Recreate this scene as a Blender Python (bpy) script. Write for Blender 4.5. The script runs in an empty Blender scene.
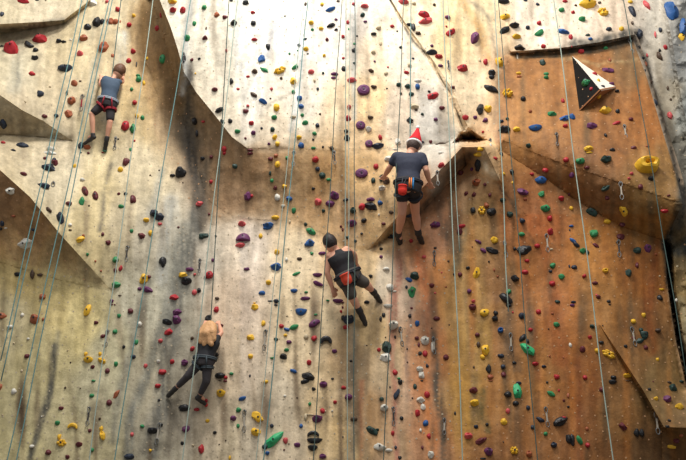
import bpy, bmesh, math, random
from mathutils import Vector, Matrix, noise
from mathutils.bvhtree import BVHTree
from mathutils.geometry import delaunay_2d_cdt
D2R = math.pi / 180
scene = bpy.context.scene
COL = scene.collection

# ------------------------------------------------------------------ camera
F = 900.0
CAM = Vector((0, -11.0, 1.6))
PITCH = 25 * D2R
cd = bpy.data.cameras.new('camera'); cam = bpy.data.objects.new('camera', cd); COL.objects.link(cam)
cam.location = CAM; cam.rotation_euler = (math.pi / 2 + PITCH, 0, 0)
cd.sensor_width = 36; cd.lens = F / 686 * 36; cd.clip_end = 200
scene.camera = cam
R_, U_, FW = Vector((1, 0, 0)), Vector((0, -math.sin(PITCH), math.cos(PITCH))), Vector((0, math.cos(PITCH), math.sin(PITCH)))

# ------------------------------------------------------------------ world, lamps, exposure
w = bpy.data.worlds.new('hall_light'); scene.world = w; w.use_nodes = True
w.node_tree.nodes['Background'].inputs[0].default_value = (0.9, 0.92, 0.97, 1)
w.node_tree.nodes['Background'].inputs[1].default_value = 0.42
def area(name, loc, target, size, energy, color, sy=None):
    l = bpy.data.lights.new(name, 'AREA'); l.energy = energy; l.color = color; l.size = size
    if sy: l.shape = 'RECTANGLE'; l.size_y = sy
    o = bpy.data.objects.new(name, l); COL.objects.link(o); o.location = loc
    o.rotation_euler = (Vector(target) - Vector(loc)).to_track_quat('-Z', 'Y').to_euler()
    return o
area('ceiling_lamp_main', (-0.8, -5.2, 15.5), (0.3, 0, 6.8), 1.5, 1200, (1.0, 0.965, 0.91))
area('ceiling_lamp_left', (-7.5, -6.5, 14.5), (-2.5, 0, 6.5), 2.0, 150, (0.95, 0.97, 1.0))
area('ceiling_lamp_right', (5.5, -7.5, 14.5), (3, 0, 6), 2.0, 120, (1.0, 0.93, 0.82))
area('added_fill_lamp', (1.0, -10.5, 14.5), (0.5, 0, 5.0), 2.5, 720, (1.0, 0.97, 0.92))  # fill light added to brighten the lower wall, no known hall lamp
vs = scene.view_settings
vs.view_transform = 'Standard'; vs.look = 'None'; vs.gamma = 1; vs.use_curve_mapping = False; vs.exposure = -0.16

# ------------------------------------------------------------------ helpers
def ray(px, py):
    return ((px - 343) / F * R_ + (230 - py) / F * U_ + FW)
def P(px, py, d=0.0):                      # the point of the place seen at (px, py) that stands d metres out from the wall plane
    r = ray(px, py); t = (-d - CAM.y) / r.y
    return CAM + r * t
def ppm(px, py, d=0.0):                    # pixels per metre at that point
    r = ray(px, py); t = (-d - CAM.y) / r.y
    return F / t
def lin(c):
    return tuple((v / 12.92 if v <= .04045 else ((v + .055) / 1.055) ** 2.4) for v in (x / 255 for x in c))
MATS = {}
def mat(name, rgb, rough=.55, bump=0.0, bscale=60, mottle=0.0, spec=.4, metal=0.0):
    if name in MATS: return MATS[name]
    m = bpy.data.materials.new(name); m.use_nodes = True; nt = m.node_tree; b = nt.nodes['Principled BSDF']
    b.inputs['Roughness'].default_value = rough; b.inputs['Specular IOR Level'].default_value = spec; b.inputs['Metallic'].default_value = metal
    c = lin(rgb) + (1,)
    tc = nt.nodes.new('ShaderNodeTexCoord')
    nz = nt.nodes.new('ShaderNodeTexNoise'); nz.inputs['Scale'].default_value = bscale; nz.inputs['Detail'].default_value = 3
    nt.links.new(tc.outputs['Object'], nz.inputs['Vector'])
    mx = nt.nodes.new('ShaderNodeMix'); mx.data_type = 'RGBA'
    mx.inputs[6].default_value = c; mx.inputs[7].default_value = tuple(min(1, v * (1 + mottle) + .02 * mottle) for v in c[:3]) + (1,)
    nt.links.new(nz.outputs[0], mx.inputs[0]); nt.links.new(mx.outputs[2], b.inputs['Base Color'])
    if bump:
        bp = nt.nodes.new('ShaderNodeBump'); bp.inputs['Strength'].default_value = bump; bp.inputs['Distance'].default_value = .01
        nt.links.new(nz.outputs[0], bp.inputs['Height']); nt.links.new(bp.outputs[0], b.inputs['Normal'])
    MATS[name] = m
    return m
def link(name, me, m=None, parent=None):
    o = bpy.data.objects.new(name, me); COL.objects.link(o)
    if m is not None:
        if len(me.materials): me.materials.clear()
        for x in (m if isinstance(m, (list, tuple)) else [m]): me.materials.append(x)
    if parent is not None: o.parent = parent
    return o
def from_bm(name, bm, m=None, parent=None, smooth=True):
    me = bpy.data.meshes.new(name); bm.normal_update(); bm.to_mesh(me); bm.free()
    if smooth: me.polygons.foreach_set('use_smooth', [True] * len(me.polygons))
    return link(name, me, m, parent)
def tag(o, label=None, cat=None, group=None, kind=None):
    if label: o['label'] = label
    if cat: o['category'] = cat
    if group: o['group'] = group
    if kind: o['kind'] = kind
    return o
def empty(name, loc, rot=None):
    o = bpy.data.objects.new(name, None); COL.objects.link(o); o.location = loc; o.empty_display_size = .05
    if rot is not None: o.rotation_euler = rot
    return o
def tube_bm(bm, pts, r, seg=6, mi=0):
    rings = []
    n = len(pts)
    for i, p in enumerate(pts):
        t = (pts[min(i + 1, n - 1)] - pts[max(i - 1, 0)]).normalized()
        a = t.orthogonal().normalized() if i == 0 else (a - t * a.dot(t)).normalized()
        b = t.cross(a)
        rr = r[i] if isinstance(r, (list, tuple)) else r
        rings.append([bm.verts.new(p + (a * math.cos(k * 2 * math.pi / seg) + b * math.sin(k * 2 * math.pi / seg)) * rr) for k in range(seg)])
    for A, B in zip(rings, rings[1:]):
        for k in range(seg):
            f = bm.faces.new((A[k], A[(k + 1) % seg], B[(k + 1) % seg], B[k])); f.material_index = mi
    for rg, rev in ((rings[0], True), (rings[-1], False)):
        f = bm.faces.new(rg[::-1] if rev else rg); f.material_index = mi

# ------------------------------------------------------------------ the wall: folded surface, every corner (px, py, metres out)
CP = {
 # outer frame
 'TL': (-60, -130, .35), 'TR': (760, -130, .3), 'BL': (-60, 830, 0), 'BR': (760, 830, 0), 'T1': (97, -130, .05), 'T2': (112, -130, .0), 'T3': (160, -130, .6), 'T4': (375, -130, .55), 'T5': (630, -130, .3),
 # ledge block, upper left
 'a0': (-60, 25, .55), 'a1': (0, 24, .45), 'a2': (38, 22, .28), 'a3': (64, 20, .14), 'a4': (90, 0, .08),
 'b0': (-60, 38, 0), 'b1': (0, 34, .0), 'b2': (38, 28, .0), 'b3': (63, 24, .0), 'b4': (94, 1, .0),
 # middle left overhang
 'c0': (-60, 62, .8), 'c1': (0, 95, .62), 'c2': (22, 110, .46), 'c3': (45, 122, .26), 'c4': (72, 141, .03),
 'd0': (-60, 138, .15), 'd1': (0, 134, .1), 'd2': (40, 137, .05), 
 # lower left overhang
 'e0': (-60, 112, .95), 'e00': (-60, 152, .9), 'e1': (0, 170, .78), 'e2': (30, 197, .62), 'e3': (60, 234, .40), 'e4': (112, 291, .02),
 'f0': (-60, 262, .0), 'f1': (0, 262, .0), 'f2': (60, 280, .0),
 # valley between left wall and upper central shield
 'g0': (133, 0, .05), 'g1': (122, 30, .04), 'g2': (150, 70, -.05), 'g3': (172, 150, -.12), 'g4': (192, 215, -.02),
 'h0': (159, -2, .62), 'h1': (171, 28, .60), 'h2': (178, 50, .58), 'h3': (184, 72, .56), 'h4': (196, 92, .52), 'h5': (214, 114, .48), 'h6': (232, 137, .46), 'h7': (247, 148, .42),
 'i0': (150, -2, -.1), 'i1': (163, 30, -.12), 'i2': (170, 60, -.15), 'i3': (178, 95, -.18), 'i4': (190, 145, -.15), 'i5': (208, 200, 0),
 # shield lower edge
 'j1': (300, 149, .40), 'j2': (345, 151, .38), 'j3': (395, 148, .34), 'j4': (447, 143, .30),
 'k1': (235, 218, .0), 'k2': (300, 222, .0), 'k3': (345, 245, .0),
 # diagonal groove
 'l0': (386, -4, .5), 'l1': (402, 24, .46), 'l2': (430, 65, .42), 'l3': (446, 92, .40), 'l4': (462, 131, .36),
 'm0': (387.6, -4, .455), 'm1': (403.8, 23, .415), 'm2': (432, 64, .36), 'm3': (448.3, 91, .33), 'm4': (464, 129.8, .27),
 'n0': (389, -4, .5), 'n1': (405.4, 23, .45), 'n2': (435, 63, .4), 'n3': (453, 90, .38), 'n4': (468, 127, .36),
 # dark notch and prow
 'o1': (452, 143, .34), 'o2': (461, 132, .30), 'oi': (463, 138.5, -.35), 'oj': (476, 139, -.3), 'o3': (472, 130, .30), 'o4': (486, 140, .30), 'o5': (484, 143, .36),
 'p0': (484, 147, .72), 'p1': (462, 147, .66), 'p2': (450, 160, .62), 'p3': (425, 185, .50), 'p4': (398, 216, .30), 'p5': (368, 250, .02),
 'q2': (466, 165, .16), 'q3': (440, 193, .04), 'q4': (410, 224, -.02), 
 'r1': (500, 180, .50), 'r2': (516, 203, .36), 'r3': (536, 228, .2), 'r4': (556, 262, .1),
 's1': (470, 215, .22), 's2': (480, 300, .06),
 # upper right panel
 't1': (512, 54, .12), 't2': (560, 50, .16), 't3': (600, 45, .18), 't4': (632, 38, .20),
 'tt1': (511, 51.5, .22), 'tt2': (560, 48, .28), 'tt3': (600, 42, .31), 'tt4': (634, 34.5, .32),
 'u1': (503, 140, .46), 'u2': (560, 163, .68), 'u3': (625, 184, .84), 'u4': (683, 204, .84), 'uu': (497, 80, .28),
 'v1': (500, 150, .40), 'v2': (545, 178, .26), 'v3': (572, 197, .20), 'v4': (620, 226, .14), 'v5': (664, 241, .08),
 'w1': (646, 75, .36), 'w2': (662, 130, .52), 'w3': (676, 175, .68),
 'x0': (638, 36, .02), 'x1': (650, 75, .0), 'x2': (667, 128, .02), 'x3': (681, 172, .05), 'x4': (690, 205, .1), 'xx': (760, 205, .1),
 # far right rock and its crack
 'y0': (656, -20, .1), 'y1': (668, 40, .06), 'y2': (676, 90, .04), 'y3': (684, 140, .04), 'yy0': (660, -20, .30), 'yy1': (672, 39, .26), 'yy2': (680, 90, .24), 'yy3': (690, 140, .2),
 'zl0': (665, 251, .06), 'zl1': (668, 291, .05), 'zl2': (676, 341, .05), 'zl3': (686, 386, .05), 'z0': (668, 250, -.4), 'z1': (671, 290, -.4), 'z2': (679, 340, -.4), 'z3': (689, 385, -.4),
 'zz0': (673, 250, .25), 'zz1': (676, 290, .25), 'zz2': (684, 340, .22), 'zz3': (694, 385, .2),
 # lower right fold
 'A1': (600, 325, .18), 'A2': (622, 358, .24), 'A3': (643, 390, .30), 'A4': (664, 427, .46), 'A5': (760, 430, .55),
 'B2': (620.5, 360.5, .14), 'B3': (641, 392.5, .12), 'B4': (661.5, 431, .08), 'B5': (662, 475, -.1), 'B6': (760, 475, -.1),
 # broad swells of the lower face
 'C1': (120, 400, .04), 'C2': (165, 330, -.03), 'C3': (190, 460, .0), 'C4': (250, 330, .08), 'C5': (345, 400, .06), 'C6': (440, 400, .0), 'C7': (520, 400, .1), 'C8': (600, 460, .12), 'C9': (430, 300, -.04), 'C0': (390, 300, .05),
}
CE = ['TL T1 T2 T3 T4 T5 TR', 'TR xx A5 B6 BR', 'BR BL', 'BL f0 e00 e0 c0 b0 a0 TL',
 'a0 a1 a2 a3 a4 T1', 'b0 b1 b2 b3 b4 T2', 'a3 b3', 'a4 b4', 'c0 c1 c2 c3 c4', 'd0 d1 d2 c4', 'e00 e1 e2 e3 e4', '~f0 f1 f2 e4', 
 '~g0 g1 g2 g3 g4', 'T3 h0 h1 h2 h3 h4 h5 h6 h7', '~h7 j1 j2 j3', 'j3 j4', '~i0 i1 i2 i3 i4 i5', 'h0 i0', '~h7 k1 k2 k3 p5', '~j4 l4', '~g4 i5 k1',
 'T4 l0 l1 l2 l3 l4', 'm0 m1 m2 m3 m4', 'n0 n1 n2 n3 n4 o3', '~l4 o2', 'o2 o3 o4 o5 o1 o2', 'o1 j4', 'o1 oi oj o4', 'o2 oi', 'o3 oj', 'o1 p1', 'p0 p1 p2 p3 p4 p5', 'p0 o5', 'p1 q2 q3 q4 p5', 'p0 r1', '~r1 r2 r3 r4', '~p0 s1 s2', 
 'tt1 tt2 tt3 tt4', 't1 t2 t3 t4', 't1 tt1', 't4 tt4', 't4 w1 w2 w3 u4', '~u1 u2 u3 u4', 'v1 v2 v3 v4 v5', 'u1 v1', 'u4 v5', '~t1 uu u1', '~v1 r1',
 'tt4 x0 x1 x2 x3 x4', '~x4 v5', 'y0 y1 y2 y3', 'yy0 yy1 yy2 yy3', 'v5 zl0 zl1 zl2 zl3', 'v5 z0 z1 z2 z3', 'zz0 zz1 zz2 zz3', 'z0 zz0',
 'A1 A2 A3 A4 A5', 'A1 B2 B3 B4 B5 B6']
names = list(CP); idx = {n: i for i, n in enumerate(names)}
cv = [Vector((CP[n][0], CP[n][1])) for n in names]
ce, crease = [], []
for s in CE:
    q = s.lstrip('~').split()
    if s[0] != '~': crease += [(CP[a][:2], CP[b][:2]) for a, b in zip(q, q[1:])]
    ce += [(idx[a], idx[b]) for a, b in zip(q, q[1:])]
r0 = delaunay_2d_cdt(cv, ce, [], 0, 1e-4)
RV, RE, RF = r0[0], r0[1], r0[2]
RD = []
for i, o in enumerate(r0[3]):
    if o: RD.append(CP[names[o[0]]][2])
    else:
        best = sorted((( (RV[i] - c).length, k) for k, c in enumerate(cv)))[:2]
        RD.append(sum(CP[names[k]][2] for _, k in best) / 2); print('crossing at', RV[i])
TRI = [(f, min(RV[k].x for k in f), max(RV[k].x for k in f), min(RV[k].y for k in f), max(RV[k].y for k in f)) for f in RF]
_last = [0]
def depth0(x, y):
    def tryit(t):
        f, x0, x1, y0, y1 = t
        if x < x0 - .01 or x > x1 + .01 or y < y0 - .01 or y > y1 + .01: return None
        a, b, c = (RV[k] for k in f)
        den = (b.y - c.y) * (a.x - c.x) + (c.x - b.x) * (a.y - c.y)
        if abs(den) < 1e-9: return None
        u = ((b.y - c.y) * (x - c.x) + (c.x - b.x) * (y - c.y)) / den
        v = ((c.y - a.y) * (x - c.x) + (a.x - c.x) * (y - c.y)) / den
        if u < -1e-4 or v < -1e-4 or u + v > 1.0001: return None
        return u * RD[f[0]] + v * RD[f[1]] + (1 - u - v) * RD[f[2]]
    r = tryit(TRI[_last[0]])
    if r is not None: return r
    for i, t in enumerate(TRI):
        r = tryit(t)
        if r is not None: _last[0] = i; return r
    return 0.0
def inside(x, y, poly):
    c = False; j = len(poly) - 1
    for i in range(len(poly)):
        xi, yi = poly[i]; xj, yj = poly[j]
        if (yi > y) != (yj > y) and x < (xj - xi) * (y - yi) / (yj - yi) + xi: c = not c
        j = i
    return c
def pl(s): return [CP[n][:2] for n in s.split()]

# paint: the wall is sprayed in cream, sand, ochre and rust, in patches; some streaks paint shade into gaps, recesses and undersides
REG = {
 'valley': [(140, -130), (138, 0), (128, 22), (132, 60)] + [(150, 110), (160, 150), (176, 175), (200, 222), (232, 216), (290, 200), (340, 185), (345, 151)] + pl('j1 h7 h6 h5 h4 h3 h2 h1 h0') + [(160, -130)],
 'under_left': pl('e00 e1 e2 e3 e4') + [(70, 275), (0, 258), (-60, 255)],
 'panel': pl('t1 t2 t3 t4 w1 w2 w3 u4 v5') + [(664, 241), (668, 300), (676, 350), (690, 420), (760, 440), (760, 830), (450, 830), (456, 470), (446, 330), (452, 240), (470, 200), (500, 185), (500, 150), (497, 80)],
 'right_wall': pl('tt4 x0 x1 x2 x3 x4 xx TR T5'),
 'rock': pl('v5 z0 z1 z2 z3') + [(700, 430), (760, 430), (760, 205)] + pl('x4'),
}
PAINT = {
 'cream': [(0,0,214,200,170),(50,10,222,208,180),(20,60,212,200,172),(70,50,224,206,168),(100,20,228,212,178),(110,60,230,210,170),(60,90,224,206,172),(20,120,206,190,160),(100,130,226,208,166),(130,90,228,202,152),(60,170,226,212,182),(100,200,228,208,160),(90,240,226,206,158),(140,160,228,212,178),(150,120,214,190,144),(120,220,222,206,172),(60,155,222,206,176),
   (20,270,214,190,130),(60,300,218,198,140),(10,320,206,192,152),(80,320,226,208,150),(40,360,208,194,146),(20,400,206,194,150),(60,420,212,200,158),(100,400,208,200,168),(20,450,204,192,146),(90,450,208,196,156),(110,350,212,204,170),
   (150,240,210,200,178),(170,280,190,186,170),(140,300,200,194,172),(180,340,186,178,160),(150,380,196,186,160),(180,420,176,166,148),(160,450,180,172,152),(210,420,196,180,156),(200,260,206,196,180),
   (240,240,232,216,196),(230,300,222,200,176),(240,360,218,198,172),(280,400,224,206,176),(240,440,214,198,170),(300,260,236,214,176),(300,340,230,206,166),(320,300,232,208,166),(320,400,220,192,148),(330,450,210,182,136),(290,450,222,202,170),
   (200,20,226,218,202),(240,20,238,232,218),(290,20,240,236,226),(250,90,236,228,212),(300,100,240,228,208),(330,40,240,228,212),(340,120,238,212,174),(230,120,232,220,200),(280,135,232,214,186),
   (360,20,232,222,208),(375,50,240,218,186),(370,100,242,208,156),(350,135,236,196,142),(400,60,236,220,198),(400,110,228,208,182),(430,120,212,204,190),(440,135,200,192,178),(420,20,240,220,184),(450,40,238,208,158),(470,90,240,216,178),(480,20,236,214,170),(460,110,232,206,168),(490,120,226,186,140),(500,70,226,190,150),(530,20,240,222,198),(580,20,238,218,194),(610,25,228,206,180),(495,40,226,196,156),
   (360,170,232,184,118),(385,200,232,190,130),(375,225,228,184,122),(350,215,212,172,124),(310,200,200,160,112),(250,190,176,144,106),(300,170,200,164,116),(345,265,206,160,104),(365,270,226,196,148),(385,280,222,204,176),(400,300,200,172,144),(370,330,206,174,122),(355,360,170,140,100),(385,370,214,186,146),(400,400,214,176,140),(370,420,190,150,104),(395,450,190,156,118),(345,440,200,168,116),
   (430,200,172,128,92),(440,230,190,130,88),(420,260,206,140,88),(440,280,216,136,66),(425,320,206,142,96),(440,350,216,132,70),(425,390,210,138,86),(435,430,206,130,74),(450,300,220,152,74),(450,400,200,148,86),(430,455,180,124,80),(470,170,186,140,96),(485,160,212,178,134),(480,190,196,150,100)],
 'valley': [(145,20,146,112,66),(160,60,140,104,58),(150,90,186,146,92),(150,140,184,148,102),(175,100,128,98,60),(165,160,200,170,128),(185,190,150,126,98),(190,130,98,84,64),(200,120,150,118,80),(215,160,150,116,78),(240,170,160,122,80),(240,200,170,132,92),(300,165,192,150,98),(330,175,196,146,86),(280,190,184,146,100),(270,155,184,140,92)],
 'under_left': [(0,190,160,116,70),(30,225,164,118,66),(60,255,156,128,84),(90,280,160,140,100),(20,250,200,156,96),(60,275,186,160,112)],
 'panel': [(520,70,190,124,72),(560,90,186,120,66),(600,70,182,116,66),(630,60,160,112,70),(520,120,206,136,76),(560,130,198,128,70),(610,140,178,112,62),(650,180,184,132,78),(640,120,186,114,58),(600,190,166,110,68),(650,220,180,128,74),(560,170,180,116,68),
   (480,240,196,150,100),(470,290,206,160,104),(520,230,196,124,76),(540,220,210,128,80),(500,280,186,136,92),(540,260,196,130,80),(540,300,200,134,82),(590,250,204,140,80),(600,300,190,134,80),(640,270,164,104,52),(640,320,150,104,62),(560,320,190,122,68),(480,340,206,160,96),(465,400,214,162,88),(500,340,176,128,86),(500,400,190,136,86),(500,450,170,118,74),(540,380,196,136,80),(540,440,174,118,72),(580,380,164,104,56),(580,430,160,106,64),(620,420,160,114,70),(620,370,160,114,70),(660,390,140,110,72),(650,450,122,88,56),(610,455,148,100,60)],
 'right_wall': [(650,20,216,208,192),(655,60,196,186,168),(670,100,170,160,140),(680,160,120,116,104),(665,10,206,200,188),(682,60,128,128,124),(686,20,112,112,108),(686,110,134,136,130),(640,20,226,214,196)],
 'rock': [(675,250,120,100,70),(686,300,150,124,84),(686,360,140,118,86),(688,400,120,100,72),(660,260,150,112,66)],
}
STREAK = [  # polyline, width, colour, strength
 ([(662,240),(668,256),(671,290),(680,342),(690,386)],3,(30,28,24),.9), ([(686,190),(676,225),(668,245),(680,250),(690,236)],6,(44,44,40),.85), ([(680,300),(690,350)],3,(170,160,140),.4),  # first streak: shade of the corner crack painted as a black line
 ([(386,-4),(403,23),(431.5,64),(448,91),(463,129)],0.8,(70,60,50),.7), ([(384,-4),(400.5,24),(428.5,66),(445,93)],1.2,(244,236,220),.6),  # first streak: shade inside the groove gap painted as a dark line
 ([(-20,29),(10,27),(40,25),(63,22)],3.2,(118,112,98),.75), ([(0,112),(30,126),(60,138)],9,(150,142,124),.5), ([(440,185),(455,168),(470,155)],5,(92,80,66),.6), ([(405,222),(425,205),(442,186)],4,(84,72,58),.6), ([(372,247),(390,236),(406,220)],3,(96,80,60),.5),  # painted shade: left ledge undersides, then the band below the prow ridge
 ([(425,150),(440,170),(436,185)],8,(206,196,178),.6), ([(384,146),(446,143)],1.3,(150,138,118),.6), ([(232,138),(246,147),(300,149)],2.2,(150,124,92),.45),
 ([(20,40),(14,90)],6,(150,150,140),.35), ([(98,60),(86,105)],5,(190,186,172),.4), ([(114,165),(104,200),(98,228)],2.5,(120,112,96),.6), ([(122,35),(118,75),(108,120)],5,(196,196,188),.5),
 ([(56,345),(50,380),(44,410),(32,455),(24,490)],3.2,(92,90,82),.8), ([(60,330),(56,350)],3,(150,144,124),.4),
 ([(634,36),(648,75),(664,128),(679,172),(686,204)],2.2,(66,58,48),.85), ([(188,66),(189,110),(192,150),(200,190),(198,226)],6.5,(62,56,48),.9), ([(172,200),(166,240),(160,280)],7,(206,206,200),.6), ([(196,215),(184,260),(180,300),(168,350),(164,400),(150,450)],9,(112,110,102),.7),  # panel edge darkened; second streak paints shade into the valley recess
 ([(184,225),(174,290),(152,350),(132,420),(126,470)],6,(128,128,120),.6), ([(146,280),(138,330),(118,400),(112,440)],4,(150,148,136),.5), ([(204,160),(200,200),(204,225)],5,(98,84,66),.5), ([(200,330),(176,400),(168,450)],5,(120,112,98),.5), ([(160,170),(150,215)],4,(178,178,170),.5),
 ([(190,0),(186,60),(182,95)],4,(196,198,198),.6), ([(246,0),(240,30),(238,70)],2.5,(202,206,212),.5), ([(278,0),(272,40),(268,60)],3,(190,192,196),.5), ([(300,40),(298,75),(292,130)],3,(206,212,214),.5), ([(312,60),(290,88),(270,108),(262,118)],1.4,(176,168,150),.55),
 ([(353,0),(354,120)],3,(196,206,206),.5), ([(462,0),(480,30),(486,60)],4,(214,160,90),.55), ([(470,0),(488,20),(494,45)],2,(150,136,116),.5), ([(496,50),(497,120)],3,(140,112,84),.5), ([(505,60),(502,140)],5,(170,110,66),.5),
 ([(345,180),(350,260),(347,330)],4,(140,112,84),.4), ([(352,330),(352,400),(350,460)],6,(122,110,92),.55), ([(366,350),(362,400),(366,460)],4,(132,112,84),.45), ([(361,380),(360,460)],2.5,(176,110,66),.6),
 ([(400,250),(396,300),(392,350),(396,460)],3,(176,110,88),.6), ([(412,260),(408,330),(410,400)],3,(158,130,112),.5), ([(420,250),(428,300),(430,340)],6,(196,100,46),.5), ([(434,330),(436,380),(440,420),(446,460)],4,(92,80,66),.75), ([(440,200),(444,230),(452,250)],5,(110,92,76),.5), ([(424,380),(430,430),(434,460)],5,(214,120,50),.5),
 ([(462,230),(456,270)],4,(130,124,104),.5), ([(468,290),(470,350),(478,420)],4,(176,146,108),.5), ([(482,390),(486,430)],4,(112,100,66),.6), ([(505,280),(508,330),(516,370)],5,(110,84,62),.6), ([(500,190),(520,215),(536,245)],1.6,(96,66,44),.6), ([(524,260),(532,330),(538,380)],4,(140,84,50),.5), ([(545,250),(556,300),(560,360)],7,(190,110,62),.5), ([(492,215),(500,260),(498,300)],4,(150,110,76),.5), ([(520,400),(518,460)],6,(128,92,62),.5), ([(538,395),(540,460)],3,(110,78,52),.45), ([(480,160),(496,176)],4,(230,214,184),.5),
 ([(575,360),(580,460)],7,(150,84,40),.45), ([(655,240),(650,300),(652,350)],6,(140,74,30),.5), ([(656,55),(662,90),(672,140)],4,(120,108,88),.5), ([(640,80),(650,130),(655,170)],4,(200,120,56),.4), ([(590,240),(596,290)],7,(216,150,84),.4),
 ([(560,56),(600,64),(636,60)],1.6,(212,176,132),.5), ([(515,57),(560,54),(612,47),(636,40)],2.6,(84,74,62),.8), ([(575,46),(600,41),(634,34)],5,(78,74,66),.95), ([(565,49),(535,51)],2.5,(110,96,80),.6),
]
def seg_dist(x, y, pts):
    b = 1e9
    for (x0, y0), (x1, y1) in zip(pts, pts[1:]):
        dx, dy = x1 - x0, y1 - y0
        t = max(0, min(1, ((x - x0) * dx + (y - y0) * dy) / (dx * dx + dy * dy)))
        b = min(b, math.hypot(x - x0 - dx * t, y - y0 - dy * t))
    return b
SB = [(s, min(p[0] for p in s[0]) - 3 * s[1], max(p[0] for p in s[0]) + 3 * s[1], min(p[1] for p in s[0]) - 3 * s[1], max(p[1] for p in s[0]) + 3 * s[1]) for s in STREAK]
def regof(x, y):
    for k in ('right_wall', 'rock', 'under_left', 'panel', 'valley'):
        if inside(x, y, REG[k]): return k
    return 'cream'
def crosses(x0, y0, x1, y1):
    for (a, b), (c, d) in crease:
        if max(a, c) < min(x0, x1) - 1 or min(a, c) > max(x0, x1) + 1 or max(b, d) < min(y0, y1) - 1 or min(b, d) > max(y0, y1) + 1: continue
        s1 = (c - a) * (y0 - b) - (d - b) * (x0 - a); s2 = (c - a) * (y1 - b) - (d - b) * (x1 - a)
        s3 = (x1 - x0) * (b - y0) - (y1 - y0) * (a - x0); s4 = (x1 - x0) * (d - y0) - (y1 - y0) * (c - x0)
        if s1 * s2 <= 0 and s3 * s4 <= 0: return True
    return False
OFF = [(r * math.cos(a), r * math.sin(a)) for r in (6, 13) for a in (0.3, 1.35, 2.4, 3.45, 4.5, 5.55)]
def paint(x, y, cx=None, cy=None):        # the sprayed colours run softly into each other except across a fold
    cx = x if cx is None else cx; cy = y if cy is None else cy
    rg = regof(cx, cy); cnt = {rg: 3}
    for dx, dy in OFF:
        r2 = regof(cx + dx, cy + dy)
        if r2 != rg and crosses(cx, cy, cx + dx, cy + dy): continue
        cnt[r2] = cnt.get(r2, 0) + 1
    T = sum(cnt.values()); out = [0, 0, 0]
    for r, n in cnt.items():
        c = paint1(x, y, r); out = [o + v * n / T for o, v in zip(out, c)]
    return out
def paint1(x, y, rg):
    n1 = noise.noise(Vector((x * .05, y * .02, 3.1))); n2 = noise.noise(Vector((x * .04, y * .03, 9.7)))
    jx, jy = x + n1 * 5, y + n2 * 5
    c = [0, 0, 0]; W = 0
    ptsl = PAINT[rg]
    for a, b, r, g, bb in ptsl:
        q = (a - jx) ** 2 + ((b - jy) * .7) ** 2 + 40
        wt = 1 / (q * q * math.sqrt(q)); W += wt; c[0] += r * wt; c[1] += g * wt; c[2] += bb * wt
    c = [v / W for v in c]
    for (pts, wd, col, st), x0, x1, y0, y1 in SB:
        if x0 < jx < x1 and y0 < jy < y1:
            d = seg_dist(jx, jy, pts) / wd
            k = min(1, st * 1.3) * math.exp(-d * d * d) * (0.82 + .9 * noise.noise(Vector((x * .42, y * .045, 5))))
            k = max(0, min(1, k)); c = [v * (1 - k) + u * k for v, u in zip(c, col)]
    # vertical runs of the spray paint and small mottling
    s = noise.noise(Vector((x * .15, y * .014, 1))) * 15 + noise.noise(Vector((x * .42, y * .03, 4))) * 12 + noise.noise(Vector((x * .35, y * .2, 7))) * 7
    run = max(0, noise.noise(Vector((x * .11, y * .011, 21))) - .22) * (1.6 if y > 200 else .8)
    if rg != 'right_wall': c = [v * (1 - run) + u * run for v, u in zip(c, (96, 78, 58))]
    if rg in ('panel',) and y > 215:
        run = max(0, noise.noise(Vector((x * .09, y * .009, 33))) - .12) * 1.1
        c = [v * (1 - run) + u * run for v, u in zip(c, (214, 140, 76))]
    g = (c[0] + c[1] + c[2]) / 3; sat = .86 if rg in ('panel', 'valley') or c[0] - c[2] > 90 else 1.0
    if rg == 'cream' and x < 240: k = 1 - .075 * min(1, (240 - x) / 80); c = [c[0] * k, c[1] * k * .99, c[2] * k * .96]
    if rg in ('panel', 'rock'): c = [c[0] * .84, c[1] * (.85 if y > 215 else .88), c[2] * (.80 if y > 215 else .84)]; g = sum(c) / 3; sat = 1.12 if y > 215 else 1.0
    return [max(10, min(250, g + (v - g) * sat + s)) for v in c]

gp, gm = [], []
random.seed(4)
STEP = 2.6
y = -20.0; row = 0
while y < 480:
    x = -20.0 + (STEP / 2 if row % 2 else 0)
    while x < 706:
        gp.append(Vector((x + random.uniform(-.4, .4), y + random.uniform(-.4, .4)))); x += STEP
    y += STEP * .87; row += 1
for yy in range(-120, 830, 18):
    for xx in range(-52, 760, 18):
        if not (-24 < xx < 710 and -24 < yy < 484): gp.append(Vector((xx, yy)))
av, ae = list(cv), []
for a, b in ce:                            # every fold line is cut into short edges
    n = max(1, int((cv[b] - cv[a]).length / (STEP if -24 < min(cv[a].x, cv[b].x) + 40 and max(cv[a].x, cv[b].x) < 750 else 12))); prev = a
    for k in range(1, n):
        av.append(cv[a].lerp(cv[b], k / n)); ae.append((prev, len(av) - 1)); prev = len(av) - 1
    ae.append((prev, b))
av += gp
res = delaunay_2d_cdt(av, ae, [], 0, .02)
W2, WF = res[0], res[2]
def corner(x, y): return depth0(min(max(x, -60), 760), min(max(y, -130), 830))
WD, WP = [corner(v.x, v.y) for v in W2], []
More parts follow.
